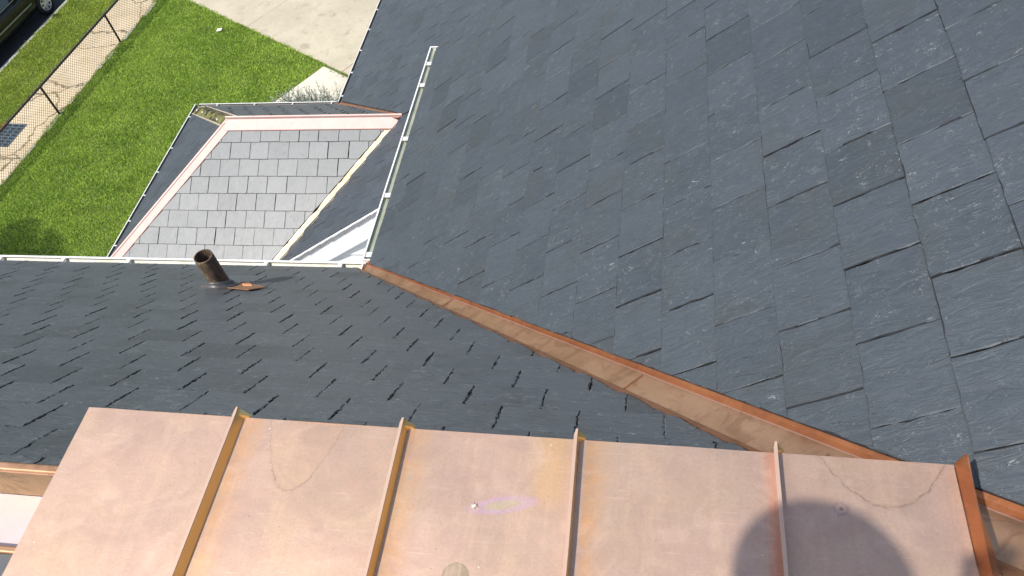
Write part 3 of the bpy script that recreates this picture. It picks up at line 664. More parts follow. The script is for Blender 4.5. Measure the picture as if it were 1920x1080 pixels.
# rake edge board of the upper slope (its far end)
mb = MB(H0); a, b = Vector((XA_E + 0.02, YA_R - 0.03, zA(XA_E + 0.02) - 0.06)), Vector((x_top, YA_R - 0.03, zA(x_top) - 0.06)); mb.bar(a, b, 0.03, 0.1, up=(0, 0, 1)); mb.build('rake_board', M_under, house)
mb = MB(H0); mb.hexa([(-1.8, 5.61, zb_), (3.2, 5.61, zb_), (3.2, 5.64, zb_), (-1.8, 5.64, zb_)], [(-1.8, 5.61, zA(-1.8) - 0.16), (3.2, 5.61, zA(3.2) - 0.16), (3.2, 5.64, zA(3.2) - 0.16), (-1.8, 5.64, zA(-1.8) - 0.16)]); mb.build('gable_wall', M_siding, house)
for (a, b) in (((-9.4, YB_E - 0.05, zB(YB_E) - 0.09), (-2.0, YB_E - 0.05, zB(YB_E) - 0.09)), ((XA_E + 0.05, 3.3, zA(XA_E) - 0.09), (XA_E + 0.05, 5.84, zA(XA_E) - 0.09))):
    mb = MB(H0); mb.bar(a, b, 0.02, 0.15); mb.build('fascia_board', M_white, house)

# copper flat roof: pans with upstands and folded seams
ZD = -1.68; YD = 0.872
yfront = lambda x: 0.880 - (x + 1.467) * 0.009
xs = [-1.467, -1.020, -0.584, -0.165, 0.277, 0.648]
croof = MB(H0)
nx = 5
for i in range(5):
    x0, x1 = xs[i], xs[i + 1]
    for a in range(nx):
        for b_ in range(8):
            pass
# each pan is a sheet with the slightest belly, so reflections are not perfectly flat
from mathutils import noise as mnoise
flat = thing_part = None
body = MB(H0); body.box((-1.447, -3.2, -1.95), (0.60, 0.845, ZD - 0.012)); flat = body.build('copper_flat_roof', M_rim, house, label='pink-brown copper flat roof with upright folded seams')
for i in range(5):
    x0, x1 = xs[i] + (0.002 if i else 0), xs[i + 1] - 0.002
    mb = MB(H0); NX, NY = 16, 60; idx = []
    for a in range(NX + 1):
        row = []
        for b_ in range(NY + 1):
            x = x0 + (x1 - x0) * a / NX
            yf = yfront(x) - (0.0 if i != 3 else 0.0)
            fy = (b_ / NY) ** 0.6; y = -3.2 + (yf + 3.2) * fy
            e = min(a, NX - a) / NX * 2
            z = ZD + 0.0036 * mnoise.noise(Vector((x * 4, y * 4, i * 7))) * min(1, e * 3) + 0.0008 * mnoise.noise(Vector((x * 17, y * 15, i)))
            if a == 0 and i: z += 0.003
            row.append(mb.vert((x, y, z)))
        idx.append(row)
    for a in range(NX):
        for b_ in range(NY):
            mb.f.append([idx[a][b_], idx[a + 1][b_], idx[a + 1][b_ + 1], idx[a][b_ + 1]]); mb.mi.append(0)
    # folded front hem
    h = 0.016
    for a in range(NX):
        x = x0 + (x1 - x0) * a / NX; xx = x0 + (x1 - x0) * (a + 1) / NX
        mb.poly([(x, yfront(x), ZD), (xx, yfront(xx), ZD), (xx, yfront(xx) + 0.002, ZD - h), (x, yfront(x) + 0.002, ZD - h)])
    if i == 0:
        mb.poly([(x0, -3.2, ZD), (x0, yfront(x0), ZD), (x0 - 0.002, yfront(x0), ZD - h), (x0 - 0.002, -3.2, ZD - h)])
    mb.build('copper_pan', M_deck, flat, smooth=True, recalc=False)
for i in range(1, 5):
    x = xs[i]; hh_ = 0.031; y1 = yfront(x) + 0.012
    lean = (-0.012, -0.009, -0.004, -0.002)[i - 1]
    mb = MB(H0)
    sec = [(-0.0015, 0), (lean - 0.0052, hh_ - 0.001), (lean - 0.0045, hh_ + 0.0005), (lean + 0.0030, hh_ + 0.0008), (lean + 0.0038, hh_ - 0.001), (0.0025, 0)]
    sec = [(a * 1.0, b) for a, b in sec]
    ys = [-3.2, -1.5, -0.3, 0.3, 0.6, y1 - 0.04, y1 - 0.015]
    rings = []
    for k, y in enumerate(ys):
        w = 0.0012 * math.sin(y * 9 + i)
        rings.append([mb.vert((x + a + w, y, ZD + b)) for a, b in sec])
    # folded-down end: the fold closes to a slanted nose
    rings.append([mb.vert((x + a * 0.6 + lean * 0.3, y1, ZD + b * 0.96 + 0.002)) for a, b in sec])
    for k in range(len(rings) - 1):
        for q in range(len(sec)):
            mb.f.append([rings[k][q], rings[k][(q + 1) % len(sec)], rings[k + 1][(q + 1) % len(sec)], rings[k + 1][q]]); mb.mi.append(1 if q in (0, 1, 2, 3) else 0)
    mb.f.append(rings[-1]); mb.mi.append(0); mb.f.append(rings[0][::-1]); mb.mi.append(0)
    # small folded dog-ear at the front
    mb.hexa([(x - 0.002, y1 - 0.022, ZD), (x + 0.018, y1 - 0.008, ZD), (x + 0.018, y1 - 0.004, ZD), (x - 0.002, y1, ZD)],
            [(x + lean, y1 - 0.022, ZD + hh_ - 0.002), (x + lean + 0.003, y1 - 0.018, ZD + hh_ - 0.004), (x + lean + 0.003, y1 - 0.012, ZD + hh_ - 0.004), (x + lean, y1, ZD + hh_ - 0.002)])
    mb.build('standing_seam', [M_seam, M_seam_top], flat)
# open upstand at the right edge
mb = MB(H0); x = xs[5]
ys = [(-3.2, 0.030), (-0.5, 0.030), (0.55, 0.032), (0.66, 0.036), (0.745, 0.037), (0.80, 0.040), (yfront(x) - 0.005, 0.047), (yfront(x) + 0.004, 0.046)]
rr = []
for (y, h) in ys:
    tilt = 0.010
    fl = 0.014 if y < 0.70 else 0.0035
    rr.append([mb.vert((x, y, ZD)), mb.vert((x + tilt, y, ZD + h)), mb.vert((x + tilt + fl, y, ZD + h - (0.004 if y < .7 else 0))), mb.vert((x + tilt + fl, y, ZD + h - 0.006)), mb.vert((x + 0.004, y, ZD))])
for k in range(len(rr) - 1):
    for q in range(5): mb.f.append([rr[k][q], rr[k][(q + 1) % 5], rr[k + 1][(q + 1) % 5], rr[k + 1][q]]); mb.mi.append(0)
mb.f.append(rr[-1]); mb.mi.append(0); mb.build('edge_upstand', M_rim, flat, label='tall dark orange upturned copper edge at the right')
# solder splash
mb = MB(H0); rg = random.Random(5); n = 26; c0 = Vector((-0.388, 0.687, ZD + 0.0030)); ring = []
for k in range(n):
    a = 2 * math.pi * k / n; r_ = 0.0075 * rg.uniform(0.55, 1.0) * (1.7 if k % 4 == 0 else 1)
    ring.append((c0.x + math.cos(a) * r_, c0.y + math.sin(a) * r_ * 0.8, c0.z - 0.002))
mb.hexa(ring, [((p[0] + c0.x) / 2, (p[1] + c0.y) / 2, c0.z + 0.0015 + 0.001 * rg.random()) for p in ring]); mb.build('solder_splash', M_solder, flat)

# box gutter to the left of the flat roof
zr_ = -1.842
mb = MB(H0); X0, X1 = -9.4, -1.45
mb.obox(((X0 + X1) / 2, 0.765, zr_), ((X1 - X0) / 2, 0, 0), (0, 0.013, 0), (0, 0, 0.010)); bevel(mb.build('copper_rim', M_valley, house, label='copper front rim of the box gutter'), 0.006, 3)
mb = MB(H0); mb.sweep([(0, 0.755, zr_), (0, 0.750, -2.00)], (X0, 0, 0), (X1, 0, 0)); mb.build('box_gutter_wall', M_brown, house, recalc=False)
mb = MB(H0); mb.box((X0, 0.585, -2.02), (X1, 0.750, -2.005)); mb.build('box_gutter_floor', M_floorc, house)
mb = MB(H0); mb.obox(((X0 + X1) / 2, 0.578, -1.985), ((X1 - X0) / 2, 0, 0), (0, 0.010, 0), (0, 0, 0.028)); bevel(mb.build('copper_rim', M_valley, house, label='copper back rim of the box gutter'), 0.005, 3)
slates('slate_slope', (0, 0.565, -1.985), (1, 0, 0), (0, -1, 0.35), [(X0, 0), (X1, 0), (X1, 3.5), (X0, 3.5)], 0.21, 0.26, 0.0, 0.05, M_slate_d, 'slates behind the box gutter', seed=15, near=lambda p: False)

# cast-iron vent pipe with collar and copper flashing
pb = Vector((-2.608, 2.725, zB(2.725))); hp = 0.305
pipe = MB(H0); t_ = Vector((pb.x, pb.y, pb.z)); n_ = 32
pipe.lathe(t_, (0, 0, 1), [(-0.25, 0.057), (0.0, 0.057), (hp - 0.01, 0.0575), (hp, 0.0565), (hp + 0.001, 0.050), (hp - 0.01, 0.0495), (-0.1, 0.0495), (-0.1, 0.0)], n_)
po = pipe.build('vent_pipe', M_pipe, house, smooth=True, label='rusty cast-iron vent pipe standing on the dark slate slope')
po.modifiers.new('es', 'EDGE_SPLIT').split_angle = R(40)
nB = Vector((0, TB, 1)).normalized(); dnB = Vector((0, 1, -TB)).normalized(); X_ = Vector((1, 0, 0))
mb = MB(H0); prev = None
for (h_, ra_, rb_) in ((-0.01, 0.108, 0.112), (0.026, 0.106, 0.110), (0.034, 0.096, 0.102), (0.037, 0.084, 0.094), (0.050, 0.078, 0.091), (0.058, 0.068, 0.084), (0.062, 0.058, 0.076)):
    c_ = pb + Vector((0, 0, 1)) * (h_ / nB.z); ring = []
    for k in range(40):
        an = 2 * math.pi * k / 40; ring.append(mb.vert(c_ + X_ * math.cos(an) * ra_ + dnB * math.sin(an) * rb_))
    if prev:
        for k in range(40): mb.f.append([prev[k], prev[(k + 1) % 40], ring[(k + 1) % 40], ring[k]]); mb.mi.append(0)
    prev = ring
mb.build('collar', M_collar, po, smooth=True)
mb = MB(H0)
q0 = pb + dnB * 0.02
pts = [q0 - X_ * 0.105 + dnB * 0.02, q0 - X_ * 0.105 - dnB * 0.09, q0 + X_ * 0.10 - dnB * 0.12, q0 + X_ * 0.24 - dnB * 0.16, q0 + X_ * 0.30 - dnB * 0.06, q0 + X_ * 0.17 + dnB * 0.03, q0 + X_ * 0.10 + dnB * 0.06]
mb.hexa([p + nB * 0.022 for p in pts], [p + nB * 0.0255 + Vector((0, 0, 0)) for p in pts])
for k in range(5):
    a = q0 + X_ * (0.085 + 0.014 * k) + dnB * (0.035 - 0.018 * k) + nB * 0.028; mb.bar(a, a + X_ * 0.055 + dnB * 0.004, 0.007, 0.008, up=nB)
mb.build('pipe_flashing', M_valley_s, po, label='small creased copper flashing at the foot of the pipe')

# ---------------------------------------------------------------- the ground, at height 0
T = Vector((0.083, 0.9966, 0)).normalized(); S = Vector((-T.y, T.x, 0))       # along the street; towards the road
L0 = Vector((-14.52, 15.6, 0))
def st(a, s, z=0.0): p = L0 + T * a + S * s; return (p.x, p.y, z)
def sheet(name, pts, z0, z1, mat, label=None):
    mb = MB(0); mb.hexa([(p[0], p[1], z0) for p in pts], [(p[0], p[1], z1) for p in pts]); o = mb.build(name, mat); o['kind'] = 'structure'
    if label: o['label'] = label
    return o
gpl = MB(0); gpl.poly([(-900, -900, -0.2), (900, -900, -0.2), (900, 900, -0.2), (-900, 900, -0.2)]); g = gpl.build('ground', M_farland); g['kind'] = 'structure'
sheet('lawn', [st(-18, 0), st(26, 0), (6, 28, 0), (6, 5, 0), (6, -4, 0)], -0.15, 0.0, M_soil)
sheet('road', [st(-60, 3.12), st(80, 3.12), st(80, 11), st(-60, 11)], -0.19, -0.13, M_road)
sheet('kerb', [st(-60, 3.0), st(80, 3.0), st(80, 3.12), st(-60, 3.12)], -0.19, 0.0, M_curb)
sheet('grass_strip', [st(-60, 1.36), st(80, 1.36), st(80, 3.0), st(-60, 3.0)], -0.15, -0.004, M_soil)
sheet('sidewalk', [st(-60, 0.0), st(80, 0.0), st(80, 1.36), st(-60, 1.36)], -0.15, 0.018, M_walk)
# driveway slabs square to each other, slightly turned to the house
e1_ = Vector((5.15, -3.24, 0)).normalized(); e2_ = Vector((3.24, 5.15, 0)).normalized(); D0 = Vector((-8.149, 15.668, 0))
def dr(a, b): p = D0 + e1_ * a + e2_ * b; return (p.x, p.y, 0)
for (a0, a1) in ((-6.2, -3.27), (-3.255, 0.6), (0.615, 5.0)):
    for (b0, b1) in ((0.0, 4.6), (4.615, 10)):
        sheet('driveway', [dr(a0, b0), dr(a1, b0), dr(a1, b1), dr(a0, b1)], -0.12, 0.03 if a0 > -4 else 0.026, M_drive)
sheet('driveway_joint', [dr(-6.1, 0.05), dr(4.9, 0.05), dr(4.9, 9.9), dr(-6.1, 9.9)], -0.11, 0.012, simple('dark_joint', (0.09, 0.07, 0.04), 0.9))
sheet('path', [dr(0.02, -2.4), dr(1.6, -2.4), dr(1.6, -0.10), dr(0.02, -0.10)], -0.12, 0.034, M_path)

def in_poly(px, py, poly):
    c = np.zeros(len(px), bool); n = len(poly)
    for i in range(n):
        x0, y0 = poly[i][:2]; x1, y1 = poly[(i + 1) % n][:2]
        cond = ((y0 > py) != (y1 > py)) & (px < (x1 - x0) * (py - y0) / ((y1 - y0) + 1e-12) + x0); c ^= cond
    return c
def grass(name, poly, dens, mat, label, h=(0.03, 0.075), w=0.012, seed=1, edge_out=0.03, excl=[]):
    rs = np.random.RandomState(seed); P = np.array([p[:2] for p in poly]); lo, hi = P.min(0), P.max(0)
    N = int(dens * (hi - lo).prod()); xy = rs.rand(N, 2) * (hi - lo) + lo
    k = in_poly(xy[:, 0], xy[:, 1], poly)
    for e in excl: k &= ~in_poly(xy[:, 0], xy[:, 1], e)
    xy = xy[k]; N = len(xy)
    a = rs.rand(N) * 2 * np.pi; hgt = h[0] + rs.rand(N) * (h[1] - h[0]); lean = rs.rand(N) * 0.8 * hgt + 0.2 * hgt
    la = rs.rand(N) * 2 * np.pi + 0.5 * np.sin(xy[:, 0] * 1.7) 
    clump = 0.7 + 0.5 * np.sin(xy[:, 0] * 5.1 + np.sin(xy[:, 1] * 3.3)) * np.sin(xy[:, 1] * 4.7 + np.cos(xy[:, 0] * 2.9)); hgt *= 0.75 + 0.35 * clump
    V = np.zeros((N, 4, 3), np.float32)
    dx, dy = np.cos(a) * w / 2, np.sin(a) * w / 2
    V[:, 0, 0] = xy[:, 0] - dx; V[:, 0, 1] = xy[:, 1] - dy
    V[:, 1, 0] = xy[:, 0] + dx; V[:, 1, 1] = xy[:, 1] + dy
    V[:, 2, 0] = xy[:, 0] + dx * 0.7 + np.cos(la) * lean * 0.4; V[:, 2, 1] = xy[:, 1] + dy * 0.7 + np.sin(la) * lean * 0.4; V[:, 2, 2] = hgt * 0.7
    V[:, 3, 0] = xy[:, 0] + np.cos(la) * lean; V[:, 3, 1] = xy[:, 1] + np.sin(la) * lean; V[:, 3, 2] = hgt
    me = bpy.data.meshes.new(name); me.vertices.add(N * 4); me.vertices.foreach_set('co', V.ravel())
    base = (np.arange(N) * 4)[:, None]; tri = np.concatenate([base + [0, 1, 2], base + [0, 2, 3]], 1).reshape(-1)
    me.loops.add(len(tri)); me.loops.foreach_set('vertex_index', tri.astype(np.int32))
    me.polygons.add(N * 2); me.polygons.foreach_set('loop_start', np.arange(N * 2, dtype=np.int32) * 3)
    try: me.polygons.foreach_set('loop_total', np.full(N * 2, 3, dtype=np.int32))
    except Exception: pass
    me.materials.append(mat)
    at = me.attributes.new('blade_rand', 'FLOAT', 'FACE'); at.data.foreach_set('value', np.repeat(rs.rand(N), 2).astype(np.float32))
    me.update(); me.validate()
    o = bpy.data.objects.new(name, me); COL.objects.link(o); return tag(o, label, 'grass', kind='stuff')
# the lawn wanders a little over its edges
rg = random.Random(21)
edge = [st(a, 0.02 + 0.05 * math.sin(a * 2.3) + rg.uniform(-0.04, 0.04)) for a in np.arange(-8, 4.6, 0.15)]
edge2 = [dr(a, 0.02 + rg.uniform(-0.03, 0.03)) for a in np.arange(-6.1, 0.0, 0.12)]
edge3 = [dr(0.0 + rg.uniform(-0.03, 0.05), -b) for b in np.arange(0, 2.5, 0.12)]
lawn_poly = edge + edge2 + edge3 + [(-7.2, 10.5, 0), (-6.5, 7.0, 0), (-9.5, 6.0, 0)]
grass('lawn_grass', lawn_poly, 3000, M_grass, 'mown green lawn between the fence and the house', seed=3)
s2 = [st(a, 1.31 + rg.uniform(-0.03, 0.03)) for a in np.arange(-6, 6, 0.2)] + [st(a, 2.99 + rg.uniform(-0.02, 0.05)) for a in np.arange(6, -6, -0.2)]
grass('strip_grass', s2, 2400, M_grass2, 'yellow-green grass strip between sidewalk and street', seed=4)
wpoly = [dr(a, -0.05 + rg.uniform(-.05, .04)) for a in np.arange(0.35, 1.6, 0.05)] + [dr(a, -0.12 + rg.uniform(-.05, .02)) for a in np.arange(1.6, 0.35, -0.05)]
grass('weeds', wpoly, 1500, M_weed, 'weeds growing in the joint between path and driveway', h=(0.05, 0.12), seed=6)

# crumbling pale edging between lawn and sidewalk
rg = random.Random(8); a = -8.0; eb = MB(0)
while a < 5.5:
    L = rg.uniform(0.12, 0.5); sw = rg.uniform(0.025, 0.06); so_ = rg.uniform(-0.03, 0.02)
    eb.hexa([st(a, so_ - sw, -0.02), st(a + L, so_ - sw * rg.uniform(.6, 1.2), -0.02), st(a + L, so_ + sw, -0.02), st(a, so_ + sw, -0.02)], [st(a, so_ - sw, 0.032), st(a + L, so_ - sw * 0.8, 0.032), st(a + L, so_ + sw, 0.032), st(a, so_ + sw, 0.032)])
    a += L + rg.choice([0.0, 0.02, 0.3, 0.5])
ed = eb.build('lawn_edging', M_path); ed['kind'] = 'structure'
grass('edge_weeds', [st(a, -0.10) for a in np.arange(-8, 5, 0.3)] + [st(a, 0.07 + 0.05 * math.sin(a * 5)) for a in np.arange(5, -8, -0.3)], 500, M_weed, 'yellowish weeds along the lawn side of the sidewalk', h=(0.03, 0.07), seed=16)
# scrap of paper on the lawn
mb = MB(0); mb.hexa([(-11.70, 17.20, .06), (-11.56, 17.22, .07), (-11.58, 17.34, .065), (-11.69, 17.31, .075)], [(-11.70, 17.20, .065), (-11.56, 17.22, .075), (-11.58, 17.34, .07), (-11.69, 17.31, .08)])
tag(mb.build('paper_scrap', M_paper), 'small pale scrap of paper lying on the lawn', 'paper')

# chain-link fence
fe = thing('chain_link_fence', st(0, 0.03), 'low black chain-link fence between lawn and sidewalk', 'fence')
FH = 0.86; a0f, a1f = -10.5, 11.0
posts = [-10.2, -7.8, -4.75, -1.7, 1.32, 4.4, 7.5, 10.6]
for a in posts:
    mb = MB(0); mb.tube(st(a, 0.03, -0.1), st(a, 0.03, FH - 0.02), 0.028, n=12); mb.lathe(st(a, 0.03, FH - 0.02), (0, 0, 1), [(0, 0.034), (0.03, 0.034), (0.045, 0.02), (0.05, 0)], 12); mb.build('fence_post', M_fence, fe, smooth=False)
mb = MB(0); mb.tube(st(a0f, 0.03, FH), st(a1f, 0.03, FH), 0.026, n=10); mb.build('top_rail', M_fence, fe, smooth=True)
mb = MB(0); P_ = 0.088; hm = FH + 0.055; run_ = hm
for sgn in (1, -1):
    k = a0f - hm
    while k < a1f + hm:
        p = st(k, 0.06 + 0.002 * sgn, 0.02); q = st(k + sgn * run_ * 0.95, 0.06 + 0.002 * sgn, hm)
        mb.bar(p, q, 0.0056, 0.0056, up=tuple(S)); k += P_
mb.build('fence_mesh', M_fence, fe)

# iron cover in the sidewalk
cv = thing('utility_cover', st(-2.35, 1.05), 'blue-grey iron cover with slots set in the sidewalk, brick edge behind it', 'cover')
mb = MB(0); mb.obox(st(-2.55, 1.0, 0.022), T * 0.42, S * 0.29, (0, 0, 0.006)); mb.build('cover_plate', M_cover, cv)
for i in range(7):
    for j in range(3):
        mb = MB(0); mb.obox(st(-2.55 + (i - 3) * 0.115 , 1.0 + (j - 1) * 0.18, 0.030), T * 0.03, S * 0.055, (0, 0, 0.002)); mb.build('cover_slot', M_cover_d, cv)
for i in range(4):
    mb = MB(0); mb.obox(st(-2.85 + i * 0.22, 1.38, 0.024), T * 0.10, S * 0.045, (0, 0, 0.006)); mb.build('edge_brick', M_brick, cv)

# silvery shrub beside the path
def leaves_mesh(mb, c, rad, n, size, rg, flat=0.5):
    for _ in range(n):
        d = Vector((rg.gauss(0, 1), rg.gauss(0, 1), rg.gauss(0, 1))).normalized() * (rg.random() ** 0.4)
        p = Vector(c) + Vector((d.x * rad[0], d.y * rad[1], d.z * rad[2]))
        a = Vector((rg.gauss(0, 1), rg.gauss(0, 1), rg.gauss(0, flat))).normalized(); b = a.cross(Vector((rg.gauss(0, 1), rg.gauss(0, 1), rg.gauss(0, 1)))).normalized()
        s = size * rg.uniform(0.6, 1.4)
        mb.poly([p - a * s, p + b * s * 0.35, p + a * s, p - b * s * 0.35])
sh = thing('garden_plant', (-8.0, 13.75, 0), 'silvery grey-green bushy plant on the pale path behind the wing gutter', 'plant')
mb = MB(0); rg = random.Random(31); stems = MB(0)
for k in range(130):
    bx, by = rg.uniform(-8.75, -7.3), rg.uniform(13.45, 14.15); hgt = rg.uniform(0.25, 0.6)
    tip = Vector((bx + rg.uniform(-.18, .18), by + rg.uniform(-.1, .25), hgt)); b0 = Vector((bx, by, 0.0)); stems.tube(b0, tip, 0.006, 0.003, 5)
    for q in range(14):
        f_ = 0.25 + 0.75 * q / 13; p = b0.lerp(tip, f_); a = Vector((rg.gauss(0, 1), rg.gauss(0, 1), 0.5)).normalized() * rg.uniform(0.03, 0.07); w = a.cross(Vector((0, 0, 1))).normalized() * 0.016
        mb.poly([p, p + a * 0.5 + w, p + a, p + a * 0.5 - w])
stems.build('stems', M_bark, sh); mb.build('leaves', M_leafg, sh, recalc=False)

# unseen tree, added left of the picture to cast shade on the lawn corner
tx, ty = -16.45, 5.75
tr = thing('shadow_tree', (tx, ty, 0), 'leafy tree added out of frame in the grass strip, to shade the lawn corner', 'tree')
mb = MB(0); mb.tube((tx, ty, -0.05), (tx + 0.05, ty, 3.2), 0.16, 0.12, 10); mb.tube((tx + 0.05, ty, 3.1), (tx, ty + 0.1, 6.0), 0.12, 0.05, 8)
rg = random.Random(4)
for k in range(9):
    a = k * 2.4; z = 3.0 + k * 0.28; mb.tube((tx + 0.04, ty, z), (tx + math.cos(a) * 1.1, ty + math.sin(a) * 1.1, z + 1.2), 0.045, 0.012, 6)
mb.build('trunk', M_bark, tr, smooth=True)
mb = MB(0)
for k in range(22):
    a = rg.random() * 6.28; r_ = rg.uniform(0.1, 1.15); c = (tx + 0.1 + math.cos(a) * r_, ty + math.sin(a) * r_, 5.5 + rg.uniform(-1.0, 1.0))
    leaves_mesh(mb, c, (0.55, 0.55, 0.45), 520, 0.08, rg)
mb.build('crown', M_leaf, tr, recalc=False)

# parked car
car = thing('parked_car', st(1.2, 4.35, -0.13), 'very dark parked car with a pale side moulding and silver wheel covers', 'car')
WFa, WRa = 2.88, 0.10; sN = 3.38                   # wheel stations along the street, near side plane
def cp(a, s, z): return st(a, sN + s, z - 0.13)    # s = 0 near side, 1.78 far side
stn = [(-0.85, .35, .62, .60), (-0.75, .28, .88, .30), (-0.1, .24, .95, .10), (0.45, .22, .96, .04), (1.2, .20, .96, .0), (2.2, .22, .95, .02), (2.9, .25, .90, .06), (3.45, .30, .80, .20), (3.68, .36, .62, .45)]
mb = MB(0); rings = []
for (a, z0, z1, cor) in stn:
    w0 = 0.05 + cor * 0.35
    sec = [(w0 + 0.06, z0), (w0 - 0.01, z0 + 0.10), (w0 - 0.04, z0 + (z1 - z0) * 0.45), (w0 - 0.03, z1 - 0.14), (w0 + 0.02, z1 - 0.04), (w0 + 0.10, z1), (1.68 - w0, z1), (1.76 - w0, z1 - 0.04), (1.82 - w0, z0 + (z1 - z0) * 0.45), (1.79 - w0, z0 + 0.10), (1.72 - w0, z0)]
    rings.append([mb.vert(cp(a, s_, z_)) for s_, z_ in sec])
for k in range(len(rings) - 1):
    for q in range(len(rings[0])): mb.f.append([rings[k][q], rings[k][(q + 1) % 11], rings[k + 1][(q + 1) % 11], rings[k + 1][q]]); mb.mi.append(0)
mb.f.append(rings[0]); mb.f.append(rings[-1]); mb.mi += [0, 0]
body = mb.build('car_body', M_paint, car, smooth=True)
body.modifiers.new('sub', 'SUBSURF').levels = 1; body.modifiers['sub'].render_levels = 2
# greenhouse: glass with pillars and roof
mb = MB(0); gl = [(-0.62, -0.25, 1.40), (1.95, 1.25, 1.40)]
def rect(a0, a1, i, z): return [cp(a0, i, z), cp(a1, i, z), cp(a1, 1.78 - i, z), cp(a0, 1.78 - i, z)]
mb.hexa(rect(-0.70, 2.35, 0.10, 0.93), rect(-0.25, 1.45, 0.26, 1.38)); mb.build('car_window', M_glass, car)
mb = MB(0); mb.hexa(rect(-0.28, 1.48, 0.25, 1.375), rect(-0.15, 1.30, 0.34, 1.43)); bevel(mb.build('car_roof', M_paint, car), 0.02, 3)
for (al, ah) in ((-0.70, -0.25), (0.15, 0.20), (1.10, 1.02), (2.35, 1.45)):
    for s0, s1 in ((0.095, 0.245), (1.685, 1.535)):
        mb = MB(0); mb.bar(cp(al, s0, 0.93), cp(ah, s1, 1.39), 0.06, 0.03, up=tuple(S)); mb.build('pillar', M_paint, car)
mb = MB(0); mb.bar(cp(-0.5, 0.0, 0.60), cp(2.42, 0.0, 0.60), 0.02, 0.035); mb.build('side_moulding', M_trim, car)
mb = MB(0); mb.bar(cp(-0.4, 0.085, 0.955), cp(2.2, 0.085, 0.955), 0.015, 0.02); mb.build('window_trim', M_trim, car)
mb = MB(0); mb.obox(cp(2.12, -0.06, 1.0), T * 0.05, S * 0.09, (0, 0, 0.06)); bevel(mb.build('wing_mirror', M_paint, car), 0.02, 3)
for (a, s_, sg) in ((WFa, 0.02, -1), (WRa, 0.02, -1), (WFa, 1.76, 1), (WRa, 1.76, 1)):
    c = Vector(cp(a, s_, 0.32)); ax_ = S * sg; prev = None
    mb = MB(0); mb.lathe(c, ax_, [(-0.20, 0.20), (-0.20, 0.29), (-0.16, 0.32), (-0.03, 0.32), (0.02, 0.295), (0.02, 0.21), (0.0, 0.205)], 32); wy = mb.build('wheel', M_tyre, car, smooth=True)
    mb = MB(0); mb.lathe(c, ax_, [(0.0, 0.212), (0.018, 0.207), (0.018, 0.188), (0.004, 0.18)], 32)
    mb.lathe(c, ax_, [(0.02, 0.0), (0.02, 0.05), (0.012, 0.085), (0.004, 0.09)], 24)
    for k in range(7):
        an = 2 * math.pi * k / 7; d1 = T * math.cos(an) + Vector((0, 0, 1)) * math.sin(an); d2 = T * -math.sin(an) + Vector((0, 0, 1)) * math.cos(an)
        mb.hexa([c + d1 * 0.06 - d2 * 0.028 + ax_ * 0.0, c + d1 * 0.06 + d2 * 0.028 + ax_ * 0.0, c + d1 * 0.195 + d2 * 0.045 + ax_ * 0.0, c + d1 * 0.195 - d2 * 0.045 + ax_ * 0.0],
                [c + d1 * 0.06 - d2 * 0.022 + ax_ * 0.016, c + d1 * 0.06 + d2 * 0.022 + ax_ * 0.016, c + d1 * 0.195 + d2 * 0.036 + ax_ * 0.014, c + d1 * 0.195 - d2 * 0.036 + ax_ * 0.014])
    mb.build('wheel_cover', M_rim_w, wy)
    mb = MB(0); mb.lathe(c, ax_, [(-0.005, 0.20), (-0.005, 0.0)], 24); mb.build('wheel_hub', M_tyre, wy)
for a, lab, mt in ((3.60, 'headlight', M_white), (-0.83, 'tail_light', M_brick)):
    for s_ in (0.40, 1.38):
        mb = MB(0); mb.obox(cp(a, s_, 0.62), T * 0.05, S * 0.13, (0, 0, 0.06)); bevel(mb.build(lab, mt, car), 0.02, 2)

# ---------------------------------------------------------------- the roofer taking the picture stands on the copper roof; only his shadow is in the frame
pz = H0 + ZD + 0.003
def skin_body(name, chains, mat, parent=None, sub=2):
    verts = []; edges = []; rad = []; ids = {}
    for ch in chains:
        prev = None
        for (key, p, r_) in ch:
            if key not in ids: ids[key] = len(verts); verts.append(p); rad.append(r_)
            if prev is not None: edges.append((prev, ids[key]))
            prev = ids[key]
    me = bpy.data.meshes.new(name); me.from_pydata(verts, edges, []); me.materials.append(mat)
    o = bpy.data.objects.new(name, me); COL.objects.link(o)
    sk = o.modifiers.new('skin', 'SKIN'); sk.use_smooth_shade = True
    for i, r_ in enumerate(rad):
        me.skin_vertices[0].data[i].radius = (r_, r_) if not isinstance(r_, tuple) else r_
    me.skin_vertices[0].data[0].use_root = True
    o.modifiers.new('sub', 'SUBSURF').render_levels = sub
    if parent: o.parent = parent; o.matrix_parent_inverse = parent.matrix_world.inverted()
    return o
hx, hy = -0.46, -0.215                       # head centre
P = lambda x, y, z: (hx + x, hy + y, pz + z)
person = thing('person', (hx, hy - 0.05, pz), 'person in work clothes standing on the copper roof behind the camera', 'person')
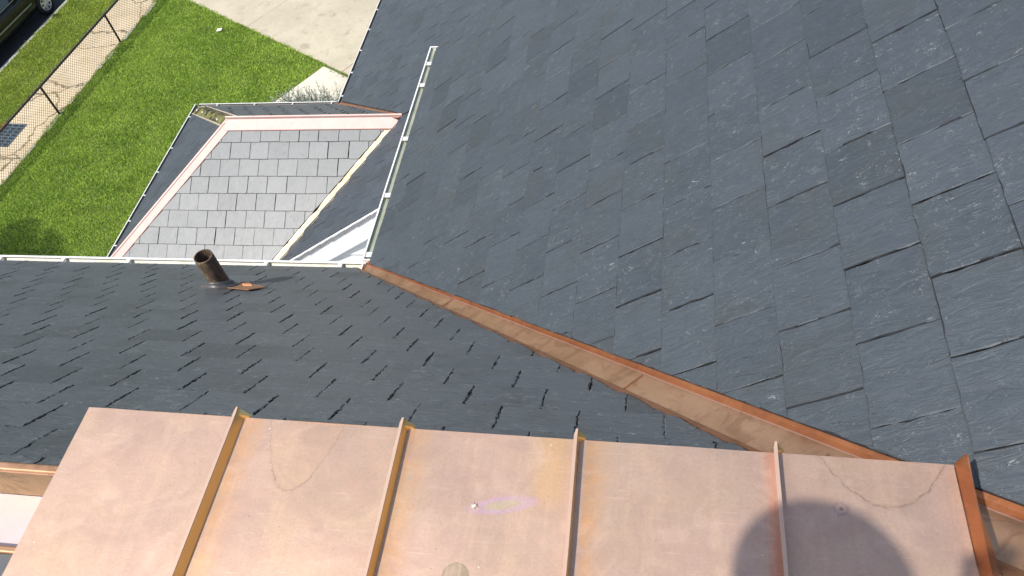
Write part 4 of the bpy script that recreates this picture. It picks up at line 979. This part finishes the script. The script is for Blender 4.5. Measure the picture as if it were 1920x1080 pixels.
ch = [[('pel', P(0, -.08, .93), (.15, .11)), ('wst', P(0, -.08, 1.08), (.13, .10)), ('chs', P(0, -.03, 1.36), (.17, .12)), ('nk0', P(0, -.05, 1.46), .075), ('nk1', P(0, -.02, 1.54), .055), ('hd0', P(0, 0.0, 1.63), (.072, .088)), ('hd1', P(0, 0.0, 1.72), (.076, .092)), ('hd2', P(0, -.005, 1.77), .05)],
      [('chs', 0, 0), ('shR', P(.17, .0, 1.45), .066), ('elR', P(.25, -.02, 1.28), .045), ('wrR', P(.34, .07, 1.47), .030), ('paR', P(.375, .100, 1.56), (.036, .018))],
      [('chs', 0, 0), ('shL', P(-.15, -.03, 1.41), .064), ('elL', P(-.24, -.02, 1.12), .045), ('wrL', P(-.22, .08, .92), .030), ('paL', P(-.22, .11, .84), (.018, .036))],
      [('pel', 0, 0), ('hpR', P(.10, -.08, .88), .095), ('knR', P(.13, -.05, .50), .062), ('anR', P(.14, -.09, .10), .042), ('toR', P(.15, .06, .035), (.045, .030))],
      [('pel', 0, 0), ('hpL', P(-.10, -.08, .88), .095), ('knL', P(-.13, -.05, .50), .062), ('anL', P(-.14, -.09, .10), .042), ('toL', P(-.15, .06, .035), (.045, .030))]]
body = skin_body('body', ch, M_shirt, person)
for s_, kx, ky, kz, dz in ((1, .375, .100, 1.56, 1), (-1, -.22, .11, .84, -1)):
    for k in range(4):
        o_ = (k - 1.5) * 0.019; L = (0.07, 0.08, 0.075, 0.06)[k]
        if dz > 0: c_ = [[('a', P(kx + o_, ky, kz + .02), .010), ('b', P(kx + o_, ky + .012, kz + .02 + L * .5), .009), ('c', P(kx + o_ + .01, ky + .03, kz + .02 + L * .75), .008)]]
        else: c_ = [[('a', P(kx, ky + o_, kz - .02), .010), ('b', P(kx, ky + o_ + .005, kz - .02 - L * .55), .009), ('c', P(kx + .012, ky + o_ + .012, kz - .02 - L), .008)]]
        skin_body('finger', c_, M_skin, body, 1)
    c_ = [[('a', P(kx - .03, ky, kz - .005), .011), ('b', P(kx - .045, ky + .012, kz + .03 * dz), .010), ('c', P(kx - .035, ky + .028, kz + .05 * dz), .009)]]
    skin_body('thumb', c_, M_skin, body, 1)
mb = MB(0); c = Vector(P(0, -.005, 1.70)); mb.lathe(c, (0, 0, 1), [(-0.03, .103), (0.02, .104), (0.06, .09), (0.085, .055), (0.093, 0.0)], 24)
mb.build('hair', M_cap_h, person, smooth=True)
mb = MB(0); mb.lathe(c, (0, 0, 1), [(0.005, .105), (0.0, .178), (0.006, .180), (0.022, .107), (0.10, .098), (0.125, .07), (0.13, 0.0)], 32)  # wide-brimmed hat, added to broaden the head's shadow on the copper
mb.build('shadow_hat', M_straw, person, smooth=True)
mb = MB(0)
mb.obox((0.0, -0.062, H0 + 0.012), (0.078, 0.0, 0), (0, 0.004, 0.002), (0.0, -0.018, 0.034)); ph = bevel(mb.build('phone', M_phone), 0.006, 3)
tag(ph, 'black phone held up behind the camera position in a hand', 'phone')
